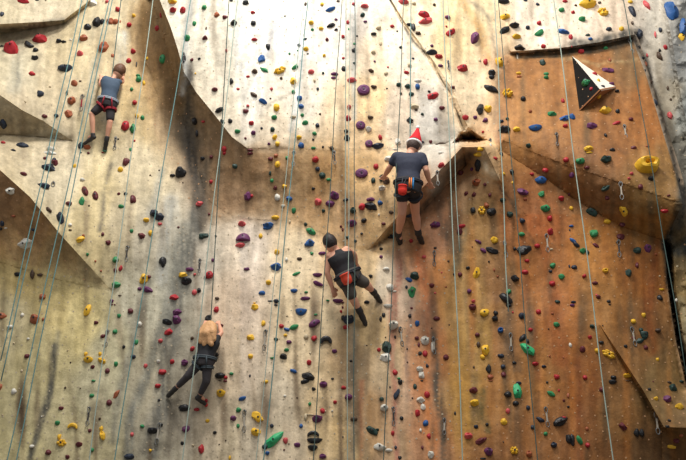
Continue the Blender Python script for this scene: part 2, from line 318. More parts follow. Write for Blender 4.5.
# soft folds between the hard creases: the skin of the wall relaxes like plaster over its frame
nb = [set() for _ in W2]
for f in WF:
    for a, b in zip(f, f[1:] + f[:1]): nb[a].add(b); nb[b].add(a)
cr = [(min(a[0], b[0]) - 1, max(a[0], b[0]) + 1, min(a[1], b[1]) - 1, max(a[1], b[1]) + 1, a, b) for a, b in crease]
free = [i for i, v in enumerate(W2) if nb[i] and not any(x0 < v.x < x1 and y0 < v.y < y1 and seg_dist(v.x, v.y, (a, b)) < .3 for x0, x1, y0, y1, a, b in cr) and -22 < v.x < 708 and -22 < v.y < 482]
nbl = [list(x) for x in nb]
for it in range(70):
    for i in free: WD[i] += (sum(WD[k] for k in nbl[i]) / len(nbl[i]) - WD[i]) * .9
for v, d in zip(W2, WD):
    q = P(v.x, v.y, d)
    nz = noise.fractal(q * 1.6, 1.0, 2.0, 4) * .018 + noise.noise(q * 7) * .006
    if v.x > 674 and v.y < 175 or regof(v.x, v.y) == 'rock': nz += noise.fractal(q * 6, 1.0, 2.0, 4) * .05
    WP.append(P(v.x, v.y, d + nz))
# wall material
wm = bpy.data.materials.new('painted_climbing_wall'); wm.use_nodes = True; nt = wm.node_tree; bs = nt.nodes['Principled BSDF']
bs.inputs['Roughness'].default_value = .62; bs.inputs['Specular IOR Level'].default_value = .3
at = nt.nodes.new('ShaderNodeVertexColor'); at.layer_name = 'paint'
tc = nt.nodes.new('ShaderNodeTexCoord')
n1 = nt.nodes.new('ShaderNodeTexNoise'); n1.inputs['Scale'].default_value = 9; n1.inputs['Detail'].default_value = 8; n1.inputs['Roughness'].default_value = .65
mp = nt.nodes.new('ShaderNodeMapping'); mp.inputs['Scale'].default_value = (3.2, 3.2, .5)
n2 = nt.nodes.new('ShaderNodeTexNoise'); n2.inputs['Scale'].default_value = 3; n2.inputs['Detail'].default_value = 6
n3 = nt.nodes.new('ShaderNodeTexNoise'); n3.inputs['Scale'].default_value = 42; n3.inputs['Detail'].default_value = 4
for n in (n1, n3): nt.links.new(tc.outputs['Object'], n.inputs['Vector'])
nt.links.new(tc.outputs['Object'], mp.inputs['Vector']); nt.links.new(mp.outputs[0], n2.inputs['Vector'])
def ramp(src, lo, hi, a, b):
    r = nt.nodes.new('ShaderNodeMapRange'); r.inputs[1].default_value = lo; r.inputs[2].default_value = hi; r.inputs[3].default_value = a; r.inputs[4].default_value = b
    nt.links.new(src, r.inputs[0]); return r.outputs[0]
def mul(a, b):
    m = nt.nodes.new('ShaderNodeMath'); m.operation = 'MULTIPLY'; nt.links.new(a, m.inputs[0]); nt.links.new(b, m.inputs[1]); return m.outputs[0]
fac = mul(mul(ramp(n1.outputs[0], .3, .7, .72, 1.16), ramp(n2.outputs[0], .3, .7, .76, 1.12)), ramp(n3.outputs[0], .35, .65, .93, 1.05))
vm = nt.nodes.new('ShaderNodeVectorMath'); vm.operation = 'SCALE'
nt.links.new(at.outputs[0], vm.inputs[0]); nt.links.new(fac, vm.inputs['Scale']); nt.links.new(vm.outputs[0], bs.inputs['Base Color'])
bp = nt.nodes.new('ShaderNodeBump'); bp.inputs['Strength'].default_value = .55; bp.inputs['Distance'].default_value = .02
nt.links.new(n1.outputs[0], bp.inputs['Height'])
bp2 = nt.nodes.new('ShaderNodeBump'); bp2.inputs['Strength'].default_value = .35; bp2.inputs['Distance'].default_value = .006
nt.links.new(n3.outputs[0], bp2.inputs['Height']); nt.links.new(bp.outputs[0], bp2.inputs['Normal']); nt.links.new(bp2.outputs[0], bs.inputs['Normal'])

def side(cx, cy):
    if inside(cx, cy, REG['right_wall']) or inside(cx, cy, REG['rock']): return 'wall_right'
    if cx < 400: return 'wall_left' if cx < 150 + max(0, cy) * .02 else 'wall_center'
    return 'wall_center' if not inside(cx, cy, REG['panel']) else 'wall_front'
colcache = {}
buckets = {}
for f in WF:
    cx = sum(W2[k].x for k in f) / len(f); cy = sum(W2[k].y for k in f) / len(f)
    buckets.setdefault(side(cx, cy), []).append((f, cx, cy))
allv, allf = WP, [list(f)[::-1] for f in WF]
# the wedge volume screwed onto the boxed panel: three triangular faces on the wall, apex standing out
_b0 = BVHTree.FromPolygons(allv, allf)
VA, VC, VD = (_b0.ray_cast(CAM, ray(*c).normalized())[0] for c in ((572, 56), (616.5, 87), (579.5, 111)))
VB = P(600.5, 90, -VC.y + .30)
BACK = [v + Vector((0, .12, 0)) for v in (VA, VC, VD)]
vb = len(allv)
BVH = BVHTree.FromPolygons(allv + [VA, VB, VC, VD], allf + [[vb, vb + 1, vb + 2], [vb, vb + 1, vb + 3], [vb + 1, vb + 2, vb + 3]])
for nm, fs in buckets.items():
    used = {}; vv = []; ff = []
    for f, cx, cy in fs:
        g = []
        for k in f:
            if k not in used: used[k] = len(vv); vv.append(WP[k])
            g.append(used[k])
        a, b, c = (vv[i] for i in g[:3])
        if (b - a).cross(c - a).y > 0: g = g[::-1]
        ff.append(g)
    me = bpy.data.meshes.new(nm); me.from_pydata(vv, [], ff)
    ca = me.color_attributes.new('paint', 'FLOAT_COLOR', 'CORNER')
    inv = {v: k for k, v in used.items()}
    vals = []
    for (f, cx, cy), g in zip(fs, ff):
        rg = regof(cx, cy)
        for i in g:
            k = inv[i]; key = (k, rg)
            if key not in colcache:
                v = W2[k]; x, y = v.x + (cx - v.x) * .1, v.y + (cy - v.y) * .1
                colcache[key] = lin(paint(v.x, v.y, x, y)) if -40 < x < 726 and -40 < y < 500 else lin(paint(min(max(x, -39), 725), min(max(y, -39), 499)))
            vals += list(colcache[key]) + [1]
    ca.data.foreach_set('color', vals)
    me.polygons.foreach_set('use_smooth', [True] * len(me.polygons)); me.set_sharp_from_angle(angle=24 * D2R)
    o = link(nm, me, wm); tag(o, kind='structure')
# hall floor under the wall
bm = bmesh.new(); bmesh.ops.create_grid(bm, x_segments=8, y_segments=8, size=9, matrix=Matrix.Translation((0, -8, -0.02)))
fl = from_bm('floor', bm, mat('floor_mat', (120, 112, 100), .8, .2, 8, .1), smooth=False); tag(fl, kind='structure')

def hit(px, py):
    r = ray(px, py).normalized()
    loc, nor, i, dist = BVH.ray_cast(CAM, r)
    if loc is None: loc, nor = P(px, py), Vector((0, -1, 0))
    if nor.dot(r) > 0: nor = -nor
    return loc, nor
HOLDS = """
646.5 166.3 24.9 20.9 y H;671.4 11.6 15.0 24.9 b -15;273.6 440.2 22.6 13.2 G -40;11.3 49.9 15.8 15.8 r;587.6 4.2 17.9 11.0 y -5;363.6 90.1 14.0 14.0 v D;682.7 26.6 8.3 23.3 b 10
25.9 243.6 16.0 11.6 w;39.9 39.1 14.1 12.5 r;243.3 237.3 16.3 10.0 v 180 B;361.6 173.3 14.0 11.3 v D;180.8 172.9 12.0 12.3 k;507.5 93.9 11.6 12.6 y;490.6 89.0 9.0 16.0 k 30
527.5 349.2 14.3 10.0 G 40;505.9 298.6 13.0 11.0 k 45;608.6 354.2 12.0 11.6 y 30;517.2 391.5 8.7 15.7 G;65.6 68.5 13.6 10.0 n;326.1 340.9 12.6 10.6 k J;524.1 249.9 14.3 9.3 k -10
103.9 47.4 10.0 13.3 o;474.6 37.9 9.3 14.0 v 25;48.2 168.0 13.3 9.6 n;393.2 325.3 11.0 11.6 w;602.9 12.5 12.0 10.6 y 10;386.5 347.5 9.6 13.0 t;560.3 421.0 9.4 13.2 k -30
605.2 110.6 12.3 10.0 y;279.9 70.6 10.6 11.3 y -30;258.3 417.2 11.1 10.8 y 35;605.9 159.6 12.0 10.0 t;540.4 180.3 12.6 9.3 b;535.4 128.9 14.6 8.0 b B;360.6 125.5 10.6 11.0 v D
348.3 319.6 11.0 10.6 n;314.6 441.2 16.7 7.0 k;34.9 319.0 10.0 11.6 o;186.5 281.2 12.0 9.6 k;478.6 164.6 9.0 12.6 k 15;301.1 312.6 12.6 9.0 b B;21.9 145.8 14.0 8.0 n
43.5 186.1 14.0 8.0 n;371.6 206.2 12.0 9.3 k 20;96.7 22.9 9.0 12.3 k;385.9 357.5 11.0 10.0 w;184.6 407.8 12.5 8.7 k;425.1 21.3 9.3 11.6 p -20;317.4 418.6 11.5 9.4 v
504.2 129.5 11.0 9.6 k;411.8 291.8 8.3 12.6 g;60.2 217.8 9.0 11.6 n -20;125.3 125.9 8.6 12.0 r;275.9 266.6 10.3 10.0 b;310.1 243.3 11.0 9.3 b;313.2 434.3 13.9 7.3 k J
2.7 123.4 8.0 12.6 n;61.6 443.0 11.1 9.0 y;499.5 62.3 8.6 11.6 y;379.4 446.8 11.5 8.7 w;314.1 323.3 11.0 9.0 v -30;425.1 340.6 9.0 11.0 w;256.5 431.8 10.4 9.4 y
514.1 450.6 9.0 10.8 y;423.8 15.0 10.3 9.3 r 20;545.1 208.5 10.3 9.3 g;644.1 334.9 9.3 10.3 t;479.9 109.6 8.6 11.0 k 15;371.9 430.8 8.7 10.8 t 30;307.8 376.1 11.6 8.0 k 20
462.3 68.5 10.3 9.0 r;335.0 195.2 9.0 10.3 v;352.0 223.1 10.6 8.6 v;481.8 210.5 8.3 11.0 y;623.5 210.5 8.3 11.0 y -20;143.6 279.2 8.3 11.0 y;672.6 388.3 8.7 10.4 t
485.3 349.9 8.0 11.3 y;591.6 212.2 12.3 7.3 t 30;414.8 276.2 9.0 10.0 t;492.2 250.3 8.6 10.3 k 25;432.1 96.3 11.6 7.6 r -20;488.7 451.7 9.7 9.0 v 10;504.9 17.0 12.0 7.3 y -20
638.5 34.1 8.0 11.0 n;158.9 216.8 9.3 9.3 n;450.4 32.4 9.6 9.0 r -40;491.2 211.5 9.0 9.6 k;71.5 100.9 8.3 10.3 o;152.6 430.4 11.1 7.7 k;681.0 37.4 7.3 11.6 y;163.0 59.3 8.0 10.6 g
220.8 392.9 9.7 8.7 y;85.1 191.6 5.7 15.0 m -25;632.2 11.3 6.6 12.6 n -15;162.9 262.2 7.6 11.0 k;586.6 82.6 9.0 9.3 g;176.8 320.0 9.0 9.3 v;368.9 143.8 8.6 9.6 v D
209.6 275.2 8.3 10.0 r;484.3 312.6 10.0 8.3 y -10;522.5 191.6 10.3 8.0 v 15;503.5 1.7 13.0 6.3 k;504.5 30.6 8.6 9.3 k -40;219.7 375.5 11.0 7.3 k;476.6 182.2 9.6 8.3 o
580.3 161.1 9.6 8.3 g;132.6 128.5 6.6 12.0 g;267.9 225.1 10.3 7.6 b;384.1 407.8 8.7 9.0 w;520.0 47.9 10.6 7.3 k;403.5 2.0 11.6 6.6 p;10.8 190.6 9.3 8.3 w;154.2 213.2 9.3 8.3 n
166.9 321.9 9.3 8.3 k 20;608.2 70.5 8.0 9.6 v 20;647.4 248.3 8.0 9.6 v;88.4 359.5 9.6 8.0 y;95.1 195.9 7.0 11.0 m -15;514.2 25.8 10.0 7.6 k;1.7 315.6 10.0 7.6 o
87.4 310.3 7.6 10.0 y 20;568.7 439.1 6.3 12.2 k;377.6 146.1 10.3 7.3 n -15;435.7 224.8 10.3 7.3 v;311.1 231.3 10.3 7.3 g 30;476.6 272.9 7.3 10.3 y 20;488.6 109.2 8.6 8.6 y
23.3 1.3 12.5 6.0 r;29.1 45.2 10.0 7.5 k 35;329.7 203.9 9.3 8.0 v;389.9 287.5 8.0 9.3 w;593.6 233.7 8.0 9.3 g;126.5 162.3 7.0 10.6 m;247.3 196.2 7.6 9.6 v;203.7 236.0 9.6 7.6 t
431.7 52.5 12.3 6.0 k -8;539.9 33.6 11.0 6.6 g -35;132.6 200.5 6.6 11.0 m;240.0 245.3 11.0 6.6 p;312.9 447.5 10.4 7.0 k;468.2 436.0 8.7 8.3 p;73.0 426.3 11.5 6.3 y 5 J
480.7 440.5 9.4 7.7 m -30;579.4 440.2 6.3 11.5 g -25;51.2 149.5 9.3 7.6 w;563.4 31.6 9.6 7.3 b 15;564.9 118.5 10.0 7.0 b -15;591.9 126.2 10.0 7.0 v 5;679.2 407.1 9.0 7.7 y
83.8 38.6 8.3 8.3 o;102.6 435.7 7.0 9.7 y -20;348.6 397.0 8.3 8.0 v;474.8 403.0 8.3 8.0 y;666.7 399.5 8.0 8.3 v;622.9 426.6 8.0 8.3 m;323.3 384.5 8.7 7.7 v;330.4 9.1 8.3 8.0 b -25
276.5 107.6 6.6 10.0 y;54.5 163.0 6.6 10.0 m;49.9 153.0 13.3 5.0 w;68.1 113.9 7.6 8.6 o;572.4 440.2 5.6 11.8 k;413.8 106.9 9.0 7.3 c;361.6 315.0 5.3 12.3 k -25;261.6 59.5 7.0 9.3 b
318.1 283.8 10.6 6.0 v 25;93.1 3.7 8.3 7.6 w;147.6 289.8 8.3 7.6 v 20;514.8 278.5 8.3 7.6 k;168.5 331.9 8.3 7.6 r;472.6 307.3 7.6 8.3 m;388.2 159.0 8.6 7.3 w
605.6 188.2 8.6 7.3 t -35;174.2 297.5 8.6 7.3 r;488.6 368.8 6.3 10.0 k;194.8 121.2 7.0 9.0 k;162.5 372.1 9.0 7.0 r;588.6 149.1 9.3 6.6 y;337.7 301.5 11.6 5.3 v;351.6 80.3 10.3 6.0 p
186.0 429.0 8.0 7.7 v;521.8 316.0 7.6 8.0 n;420.6 400.2 8.3 7.3 w;177.2 312.3 9.6 6.3 v -10;116.3 284.8 8.3 7.3 g;184.5 362.8 7.3 8.3 v;430.7 454.4 7.0 8.7 w
646.5 5.0 5.7 10.6 p -25;659.1 56.5 5.3 11.3 d -15;39.9 93.6 6.6 9.0 n;522.8 337.9 6.6 9.0 k -45;80.6 145.8 6.0 10.0 n;293.8 327.3 10.0 6.0 g -20;636.4 432.9 5.9 10.1 k
129.3 456.5 9.4 6.3 n;552.1 114.2 9.3 6.3 g;507.8 394.3 7.7 7.7 k;494.2 240.0 7.6 7.6 y;473.4 390.4 8.0 7.3 m;503.7 421.7 7.3 8.0 y;110.5 21.6 8.0 7.3 o;516.5 36.6 8.0 7.3 y
491.7 73.1 8.0 7.3 k;636.8 250.6 8.0 7.3 t;413.1 27.4 5.7 10.3 k;572.3 116.9 6.0 9.6 b;172.2 1.3 8.6 6.6 y;182.8 10.3 6.3 9.0 r;627.2 375.5 9.0 6.3 y;213.1 358.8 10.0 5.7 k
87.6 27.4 7.3 7.6 k;382.2 188.2 7.6 7.3 w;620.5 236.6 7.6 7.3 m;102.0 360.8 7.3 7.6 y 30;74.5 83.6 7.0 8.0 o;215.4 354.2 9.3 6.0 k;641.3 432.9 5.9 9.4 k;386.5 180.6 6.6 8.3 d
529.0 454.1 6.6 8.3 o;32.4 274.2 5.0 11.0 d;542.4 62.8 6.3 8.6 t;219.4 110.1 8.6 6.3 k -30;173.0 10.3 7.3 7.3 r;315.4 159.6 7.0 7.6 r;322.4 175.6 7.0 7.6 t;318.1 201.9 7.0 7.6 p
441.7 165.3 7.6 7.0 r;362.3 206.8 6.6 8.0 r;183.0 275.2 8.0 6.6 y;419.8 369.1 8.0 6.6 w;81.8 201.5 5.3 10.0 g;381.9 178.3 6.3 8.3 t;550.2 231.7 6.3 8.3 r;417.5 413.0 5.6 9.4 r
670.4 115.6 6.0 8.6 p;79.8 239.6 8.6 6.0 y -30;201.3 449.2 5.9 8.7 r;317.4 275.5 10.3 5.0 v;582.0 19.6 7.3 7.0 g;581.0 51.9 7.0 7.3 r;509.8 214.5 7.0 7.3 t;541.4 193.9 7.0 7.3 g
141.4 236.0 7.3 7.0 m;305.3 298.5 11.0 4.7 v;254.6 307.3 7.3 7.0 y;34.9 58.2 7.6 6.6 k;187.1 38.2 6.6 7.6 g;242.0 223.8 7.6 6.6 p;353.0 210.5 6.6 7.6 t;208.4 318.3 6.6 7.6 k
370.6 199.5 9.0 5.7 v;189.8 269.5 9.0 5.7 v;262.9 101.3 6.3 8.0 b 30;293.1 81.3 6.3 8.0 y;628.5 272.9 6.3 8.0 t;183.8 59.0 4.3 11.6 k 5;438.7 56.8 8.3 6.0 r;398.2 141.8 6.0 8.3 w
459.7 231.3 6.0 8.3 m;616.2 123.2 9.3 5.3 r -20;396.6 394.3 4.9 10.1 n 25;116.4 393.9 5.2 9.4 o 20;671.9 446.8 9.4 5.2 y;364.6 6.3 8.6 5.7 p;655.1 102.9 5.7 8.6 n
250.6 337.6 7.0 7.0 y;87.3 147.5 7.3 6.6 o;368.6 129.2 6.6 7.3 w;410.1 120.5 6.6 7.3 k 45;561.5 276.5 6.6 7.3 g;494.9 318.6 6.6 7.3 k;423.0 407.1 5.6 8.7 w;199.4 203.9 7.6 6.3 p
553.7 445.0 6.6 7.3 n;263.9 69.8 9.6 5.0 g 30;322.8 456.2 7.7 6.3 v;330.7 25.6 9.0 5.3 k -25;277.5 164.6 6.0 8.0 y;473.0 210.5 6.0 8.0 k;551.3 393.9 8.0 5.9 g 35
138.6 79.3 5.7 8.3 g;275.5 217.5 8.3 5.7 y;477.9 154.3 8.3 5.7 y;115.7 259.6 5.7 8.3 g;421.4 375.1 5.7 8.3 w;639.8 340.6 8.3 5.7 t -30;612.4 381.7 8.3 5.6 k;79.9 54.0 7.0 6.6 p
233.8 22.9 6.6 7.0 k;465.3 117.5 7.0 6.6 r;516.5 129.5 7.0 6.6 y;582.6 250.9 6.6 7.0 g;556.4 324.6 6.6 7.0 g;387.9 306.3 10.0 4.7 w;301.1 145.5 6.3 7.3 b;347.0 138.2 6.3 7.3 k
283.8 356.5 7.3 6.3 k;79.1 444.3 7.0 6.6 m;664.7 210.8 8.6 5.3 r;224.4 149.1 6.0 7.6 r;23.3 174.1 7.6 6.0 m;120.3 169.9 6.0 7.6 y;582.3 349.2 6.0 7.6 m;242.3 398.4 7.7 5.9 b -20
297.2 444.7 7.7 5.9 v;334.7 74.0 9.0 5.0 v;48.5 209.8 6.6 6.6 d 40;566.0 160.0 6.6 6.6 r;622.2 224.5 6.6 6.6 m;322.1 253.3 8.3 5.3 v;561.4 10.0 7.0 6.3 g;253.9 94.9 7.0 6.3 d 35
146.2 220.1 7.0 6.3 y;545.4 170.3 7.0 6.3 r;42.5 296.6 6.3 7.0 o;130.6 311.3 6.3 7.0 m;115.3 21.6 6.0 7.3 o;407.8 86.6 7.3 6.0 t;523.1 99.3 6.0 7.3 k;13.6 391.5 6.3 7.0 w
264.9 446.8 7.0 6.3 t;515.8 403.3 7.0 6.3 k;388.6 450.3 8.3 5.2 w;480.1 149.1 7.6 5.7 y;277.5 197.2 5.7 7.6 w;659.7 298.1 5.7 7.6 k;436.4 318.6 7.6 5.7 m;425.8 423.5 5.9 7.3 b
540.2 419.7 5.9 7.3 n 30;285.4 440.2 5.6 7.7 p;426.9 394.6 5.6 7.7 r;432.6 347.5 3.7 11.6 w;485.3 62.2 5.3 8.0 r;417.5 86.6 5.3 8.0 b;157.5 28.3 6.6 6.3 r;522.1 220.5 6.3 6.6 n
549.7 218.5 6.3 6.6 r;552.1 283.8 6.3 6.6 r;657.8 330.6 6.6 6.3 d;296.1 273.9 9.0 4.7 g -25;245.6 3.0 7.0 6.0 k;253.3 23.3 6.0 7.0 k;299.5 98.3 6.0 7.0 b;68.5 203.5 7.0 6.0 m
376.1 166.6 6.0 7.0 r;194.4 292.5 6.0 7.0 p;390.2 236.6 7.0 6.0 k;500.5 330.3 6.0 7.0 b H;102.2 21.6 5.0 8.3 k;2.3 223.5 5.0 8.3 n;408.8 215.8 8.3 5.0 n;294.1 291.2 8.3 5.0 b
676.8 440.5 6.6 6.3 m;254.6 71.8 7.3 5.7 d;607.2 221.5 7.3 5.7 y;276.9 252.3 5.7 7.3 y;216.4 309.3 5.7 7.3 r;314.1 338.9 5.7 7.3 r;233.2 418.6 5.9 7.0 v;511.5 171.9 5.3 7.6 k
386.0 269.2 7.6 5.3 w;304.9 381.4 10.4 3.8 k -15;289.2 198.5 6.3 6.3 b;461.3 173.3 6.3 6.3 m;651.1 178.9 6.6 6.0 k;500.9 355.9 6.0 6.6 n;538.4 312.0 6.0 6.6 r;31.6 74.0 7.0 5.7 r
214.7 89.6 7.0 5.7 m;640.5 186.9 5.7 7.0 m;521.8 234.3 7.0 5.7 g;48.3 452.3 6.6 5.9 m;417.1 323.3 5.3 7.3 b;109.2 402.6 5.6 7.0 m;417.6 80.7 8.3 4.7 w;267.9 46.9 5.0 7.6 k
461.7 226.1 7.6 5.0 r;59.0 41.5 6.3 6.0 k;118.2 10.0 6.0 6.3 r;245.6 111.2 6.3 6.0 m;301.1 106.6 6.0 6.3 b;552.7 265.6 6.0 6.3 g;573.0 240.6 6.0 6.3 b 45;576.3 244.6 6.0 6.3 n 45
490.6 377.1 6.3 6.0 o;216.7 15.0 5.7 6.6 o;235.0 166.1 5.7 6.6 t;561.0 198.5 5.7 6.6 r;293.5 371.1 5.7 6.6 b 25;306.1 336.6 5.7 6.6 c;445.9 357.5 5.7 6.6 m;196.8 133.3 4.0 9.3 k
231.3 81.8 4.7 8.0 k;309.1 362.5 5.3 7.0 r;425.1 353.5 5.3 7.0 r;305.1 122.9 7.3 5.0 g -10;348.0 118.5 5.0 7.3 r;373.2 180.6 5.0 7.3 t;262.2 293.1 7.3 5.0 b;305.6 416.9 4.2 8.7 c
645.5 64.2 4.3 8.3 o;35.7 50.4 6.0 6.0 k 50;311.1 72.1 6.0 6.0 p;251.3 123.4 6.0 6.0 r;237.5 131.2 6.0 6.0 g;595.3 245.3 6.0 6.0 m 30;556.4 376.8 6.0 6.0 r;129.3 24.9 5.7 6.3 r
204.7 38.2 5.7 6.3 m;447.7 17.5 6.3 5.7 v;491.6 77.3 6.3 5.7 k;486.6 205.2 5.7 6.3 o;537.1 245.9 6.3 5.7 r;525.0 272.2 6.3 5.7 r;605.2 270.5 6.3 5.7 y H;250.6 356.2 5.7 6.3 y
633.2 321.6 5.7 6.3 y;295.0 67.3 7.6 4.7 g -35;150.2 233.0 4.7 7.6 y;353.8 419.3 7.3 4.9 d;134.6 102.6 5.3 6.6 r;272.5 129.5 5.3 6.6 t;274.2 117.5 6.6 5.3 g -10
274.9 137.2 5.3 6.6 y;277.5 143.8 5.3 6.6 y;107.4 370.8 5.3 6.6 m;395.2 372.5 5.3 6.6 r;535.4 363.5 6.6 5.3 r;157.8 385.6 5.9 5.9 r;293.8 210.2 5.0 7.0 g;574.2 267.2 7.0 5.0 n
263.2 323.6 5.0 7.0 y;400.1 382.1 5.2 6.6 k;267.2 228.3 9.3 3.7 b;136.3 342.2 4.7 7.3 g;478.3 344.6 4.7 7.3 d;507.8 411.0 4.9 7.0 p;133.3 51.5 5.7 6.0 r;311.1 22.9 5.7 6.0 y
371.1 70.6 5.7 6.0 d;485.3 120.5 5.7 6.0 v;270.5 159.0 6.0 5.7 m;363.9 220.5 5.7 6.0 k;268.4 282.5 5.7 6.0 y;508.5 291.8 5.7 6.0 g;26.9 356.2 5.7 6.0 m;613.5 377.8 6.0 5.7 k
317.7 169.0 5.3 6.3 n;380.2 202.9 5.3 6.3 b;53.5 160.0 5.0 6.6 n;571.7 174.9 5.0 6.6 v;409.3 279.9 6.6 5.0 b 30;594.9 283.2 6.6 5.0 m;116.0 363.8 5.0 6.6 g;503.5 374.5 5.0 6.6 m
57.4 422.8 5.6 5.9 g;322.6 411.0 5.2 6.3 r;601.7 389.7 5.2 6.3 m;587.4 445.0 5.2 6.3 r;343.7 68.8 4.7 7.0 k;570.7 37.2 4.7 7.0 r;378.6 27.9 5.7 5.7 c;608.9 29.6 5.7 5.7 n
621.2 29.3 5.7 5.7 y;373.9 87.0 5.7 5.7 d;565.4 126.2 5.7 5.7 r;276.2 301.1 5.7 5.7 n;477.3 334.9 5.7 5.7 m;592.3 326.3 5.7 5.7 t;645.5 347.9 5.7 5.7 m;128.6 60.8 5.3 6.0 r
418.5 33.2 6.0 5.3 d;299.1 137.5 5.3 6.0 y;502.9 199.9 6.0 5.3 t;607.2 197.9 5.3 6.0 m;334.4 351.2 6.0 5.3 v;482.6 356.9 5.3 6.0 y;502.9 366.8 5.3 6.0 n;660.4 29.9 4.3 7.3 n
39.9 274.9 7.3 4.3 d;637.1 265.2 4.3 7.3 m;539.1 23.3 5.0 6.3 r;483.6 250.6 5.0 6.3 v 40;469.3 291.2 5.0 6.3 v;139.6 324.3 5.0 6.3 w;192.4 348.9 5.0 6.3 r;640.8 330.3 5.0 6.3 t
196.6 409.6 7.0 4.5 r;373.6 34.2 6.6 4.7 k;563.8 418.3 5.2 5.9 r;61.2 408.2 6.3 4.9 m;225.0 17.1 5.3 5.7 m;305.8 49.0 5.3 5.7 y;253.3 132.8 5.3 5.7 v;411.5 94.3 5.7 5.3 t
442.0 107.9 5.7 5.3 m;370.6 117.5 5.7 5.3 d;546.1 77.7 5.3 5.7 g;528.5 145.5 5.3 5.7 t;598.6 96.3 5.3 5.7 y;630.8 119.5 5.7 5.3 m;17.5 274.2 5.7 5.3 k;598.6 296.8 5.7 5.3 m
160.5 340.9 5.3 5.7 p;585.0 377.5 5.3 5.7 r;429.0 436.3 4.5 6.6 r;44.5 116.4 6.0 5.0 m;398.8 85.0 6.0 5.0 t;611.2 84.0 6.0 5.0 v;617.5 111.6 5.0 6.0 k;633.5 148.1 6.0 5.0 m
108.0 242.6 5.0 6.0 m;460.0 274.5 5.0 6.0 m;288.8 342.2 6.0 5.0 v;345.7 327.3 6.0 5.0 r;643.5 315.0 5.0 6.0 y;408.8 24.6 6.3 4.7 k;380.2 137.5 4.7 6.3 r;199.1 290.5 4.7 6.3 k
508.9 305.3 6.3 4.7 k;101.2 428.7 4.2 7.0 y;238.4 409.9 5.2 5.6 g;381.7 399.1 5.2 5.6 t;194.4 23.6 4.3 6.6 g;594.6 74.1 6.6 4.3 r;121.0 206.5 5.3 5.3 g;478.6 242.0 5.3 5.3 v 35
133.3 356.9 5.3 5.3 n;204.2 7.6 5.0 5.7 g;362.6 15.0 5.0 5.7 t;230.3 121.2 5.0 5.7 k;331.4 148.1 5.0 5.7 d;82.4 179.9 5.7 5.0 w;10.3 326.6 5.7 5.0 w;281.5 326.3 5.0 5.7 r
597.1 350.9 5.0 5.7 y;254.3 39.6 7.0 4.0 r;317.4 125.5 4.7 6.0 n;202.9 158.6 6.0 4.7 k;494.9 158.3 7.0 4.0 r;557.4 301.8 6.0 4.7 t;287.0 329.6 6.0 4.7 b 20;495.6 313.0 4.7 6.0 k
392.8 433.2 4.2 6.6 r;136.9 115.9 4.3 6.3 y;120.6 268.2 4.3 6.3 r;0.7 387.0 3.1 8.7 o;67.5 456.9 4.9 5.6 m;91.8 395.7 5.6 4.9 g;32.0 446.4 5.9 4.5 w;2.0 14.1 3.7 7.3 n
342.7 318.0 3.7 7.3 k;293.1 117.5 6.6 4.0 c;115.3 270.4 4.0 6.6 m;321.1 28.6 5.3 5.0 y;373.2 52.4 5.0 5.3 c;605.6 48.5 5.0 5.3 g;346.0 131.2 5.0 5.3 k;441.7 143.8 10.0 2.7 d
473.9 194.5 5.0 5.3 m;431.7 285.5 5.0 5.3 m;115.3 331.6 5.0 5.3 g;416.8 338.2 5.3 5.0 m;530.5 329.9 5.3 5.0 r;630.2 2.0 5.7 4.7 y;345.7 199.9 5.7 4.7 n;172.2 361.8 4.7 5.7 r
286.5 349.9 5.7 4.7 g;518.6 383.1 6.3 4.2 n;354.0 50.2 4.3 6.0 k;409.5 65.1 4.3 6.0 c;674.7 10.8 4.3 6.0 y;222.4 121.5 4.3 6.0 k 45;172.5 175.6 6.0 4.3 k;249.9 153.3 6.0 4.3 m
260.6 236.0 4.3 6.0 y;246.6 269.2 6.0 4.3 v;526.8 260.9 6.0 4.3 r;309.7 414.8 10.4 2.4 c;476.0 426.6 5.2 4.9 n;13.0 150.5 6.3 4.0 k;612.2 150.1 6.3 4.0 k;587.6 252.3 4.0 6.3 t
527.8 27.9 5.0 5.0 n;314.4 133.5 5.0 5.0 g;406.5 72.5 5.3 4.7 r;543.3 46.5 4.7 5.3 r;56.2 115.6 5.3 4.7 n;284.5 186.2 4.7 5.3 y;466.0 193.5 4.7 5.3 m;328.4 234.3 5.3 4.7 d
103.0 336.2 5.3 4.7 m;59.5 437.0 4.2 5.9 y;528.0 407.5 4.2 5.9 n;518.5 73.5 5.7 4.3 y;665.4 47.4 4.3 5.7 r;349.0 107.2 4.3 5.7 r;587.0 167.6 5.7 4.3 m;111.7 301.1 4.3 5.7 v
142.3 117.9 4.0 6.0 g;562.7 100.9 4.0 6.0 r;366.9 302.1 6.0 4.0 k;267.3 453.0 4.9 4.9 b;92.2 449.9 4.5 5.2 g;271.8 425.9 4.5 5.2 n;343.7 387.7 5.2 4.5 r;401.5 418.3 4.5 5.2 k
532.5 427.3 4.2 5.6 n;249.9 150.1 7.0 3.3 m;475.1 117.5 4.7 5.0 v;299.5 258.9 5.0 4.7 d;92.7 366.8 4.7 5.0 m;421.8 142.1 6.3 3.7 n;605.6 135.5 3.7 6.3 k;564.9 1.3 5.3 4.3 r
293.5 92.0 4.3 5.3 g;601.2 342.6 5.3 4.3 k;238.1 425.9 3.8 5.9 g;386.0 73.1 4.0 5.7 c;74.5 166.0 4.0 5.7 y;383.5 315.3 4.0 5.7 k;633.8 338.2 4.0 5.7 m;479.6 60.2 3.3 6.6 c
380.6 319.0 3.3 6.6 k;448.4 65.6 2.7 8.3 w;655.1 34.6 2.7 8.3 p;335.1 401.9 4.5 4.9 r;545.4 433.9 4.9 4.5 g;655.6 398.8 4.5 4.9 y;347.8 22.4 3.7 6.0 r;546.1 74.1 6.0 3.7 g
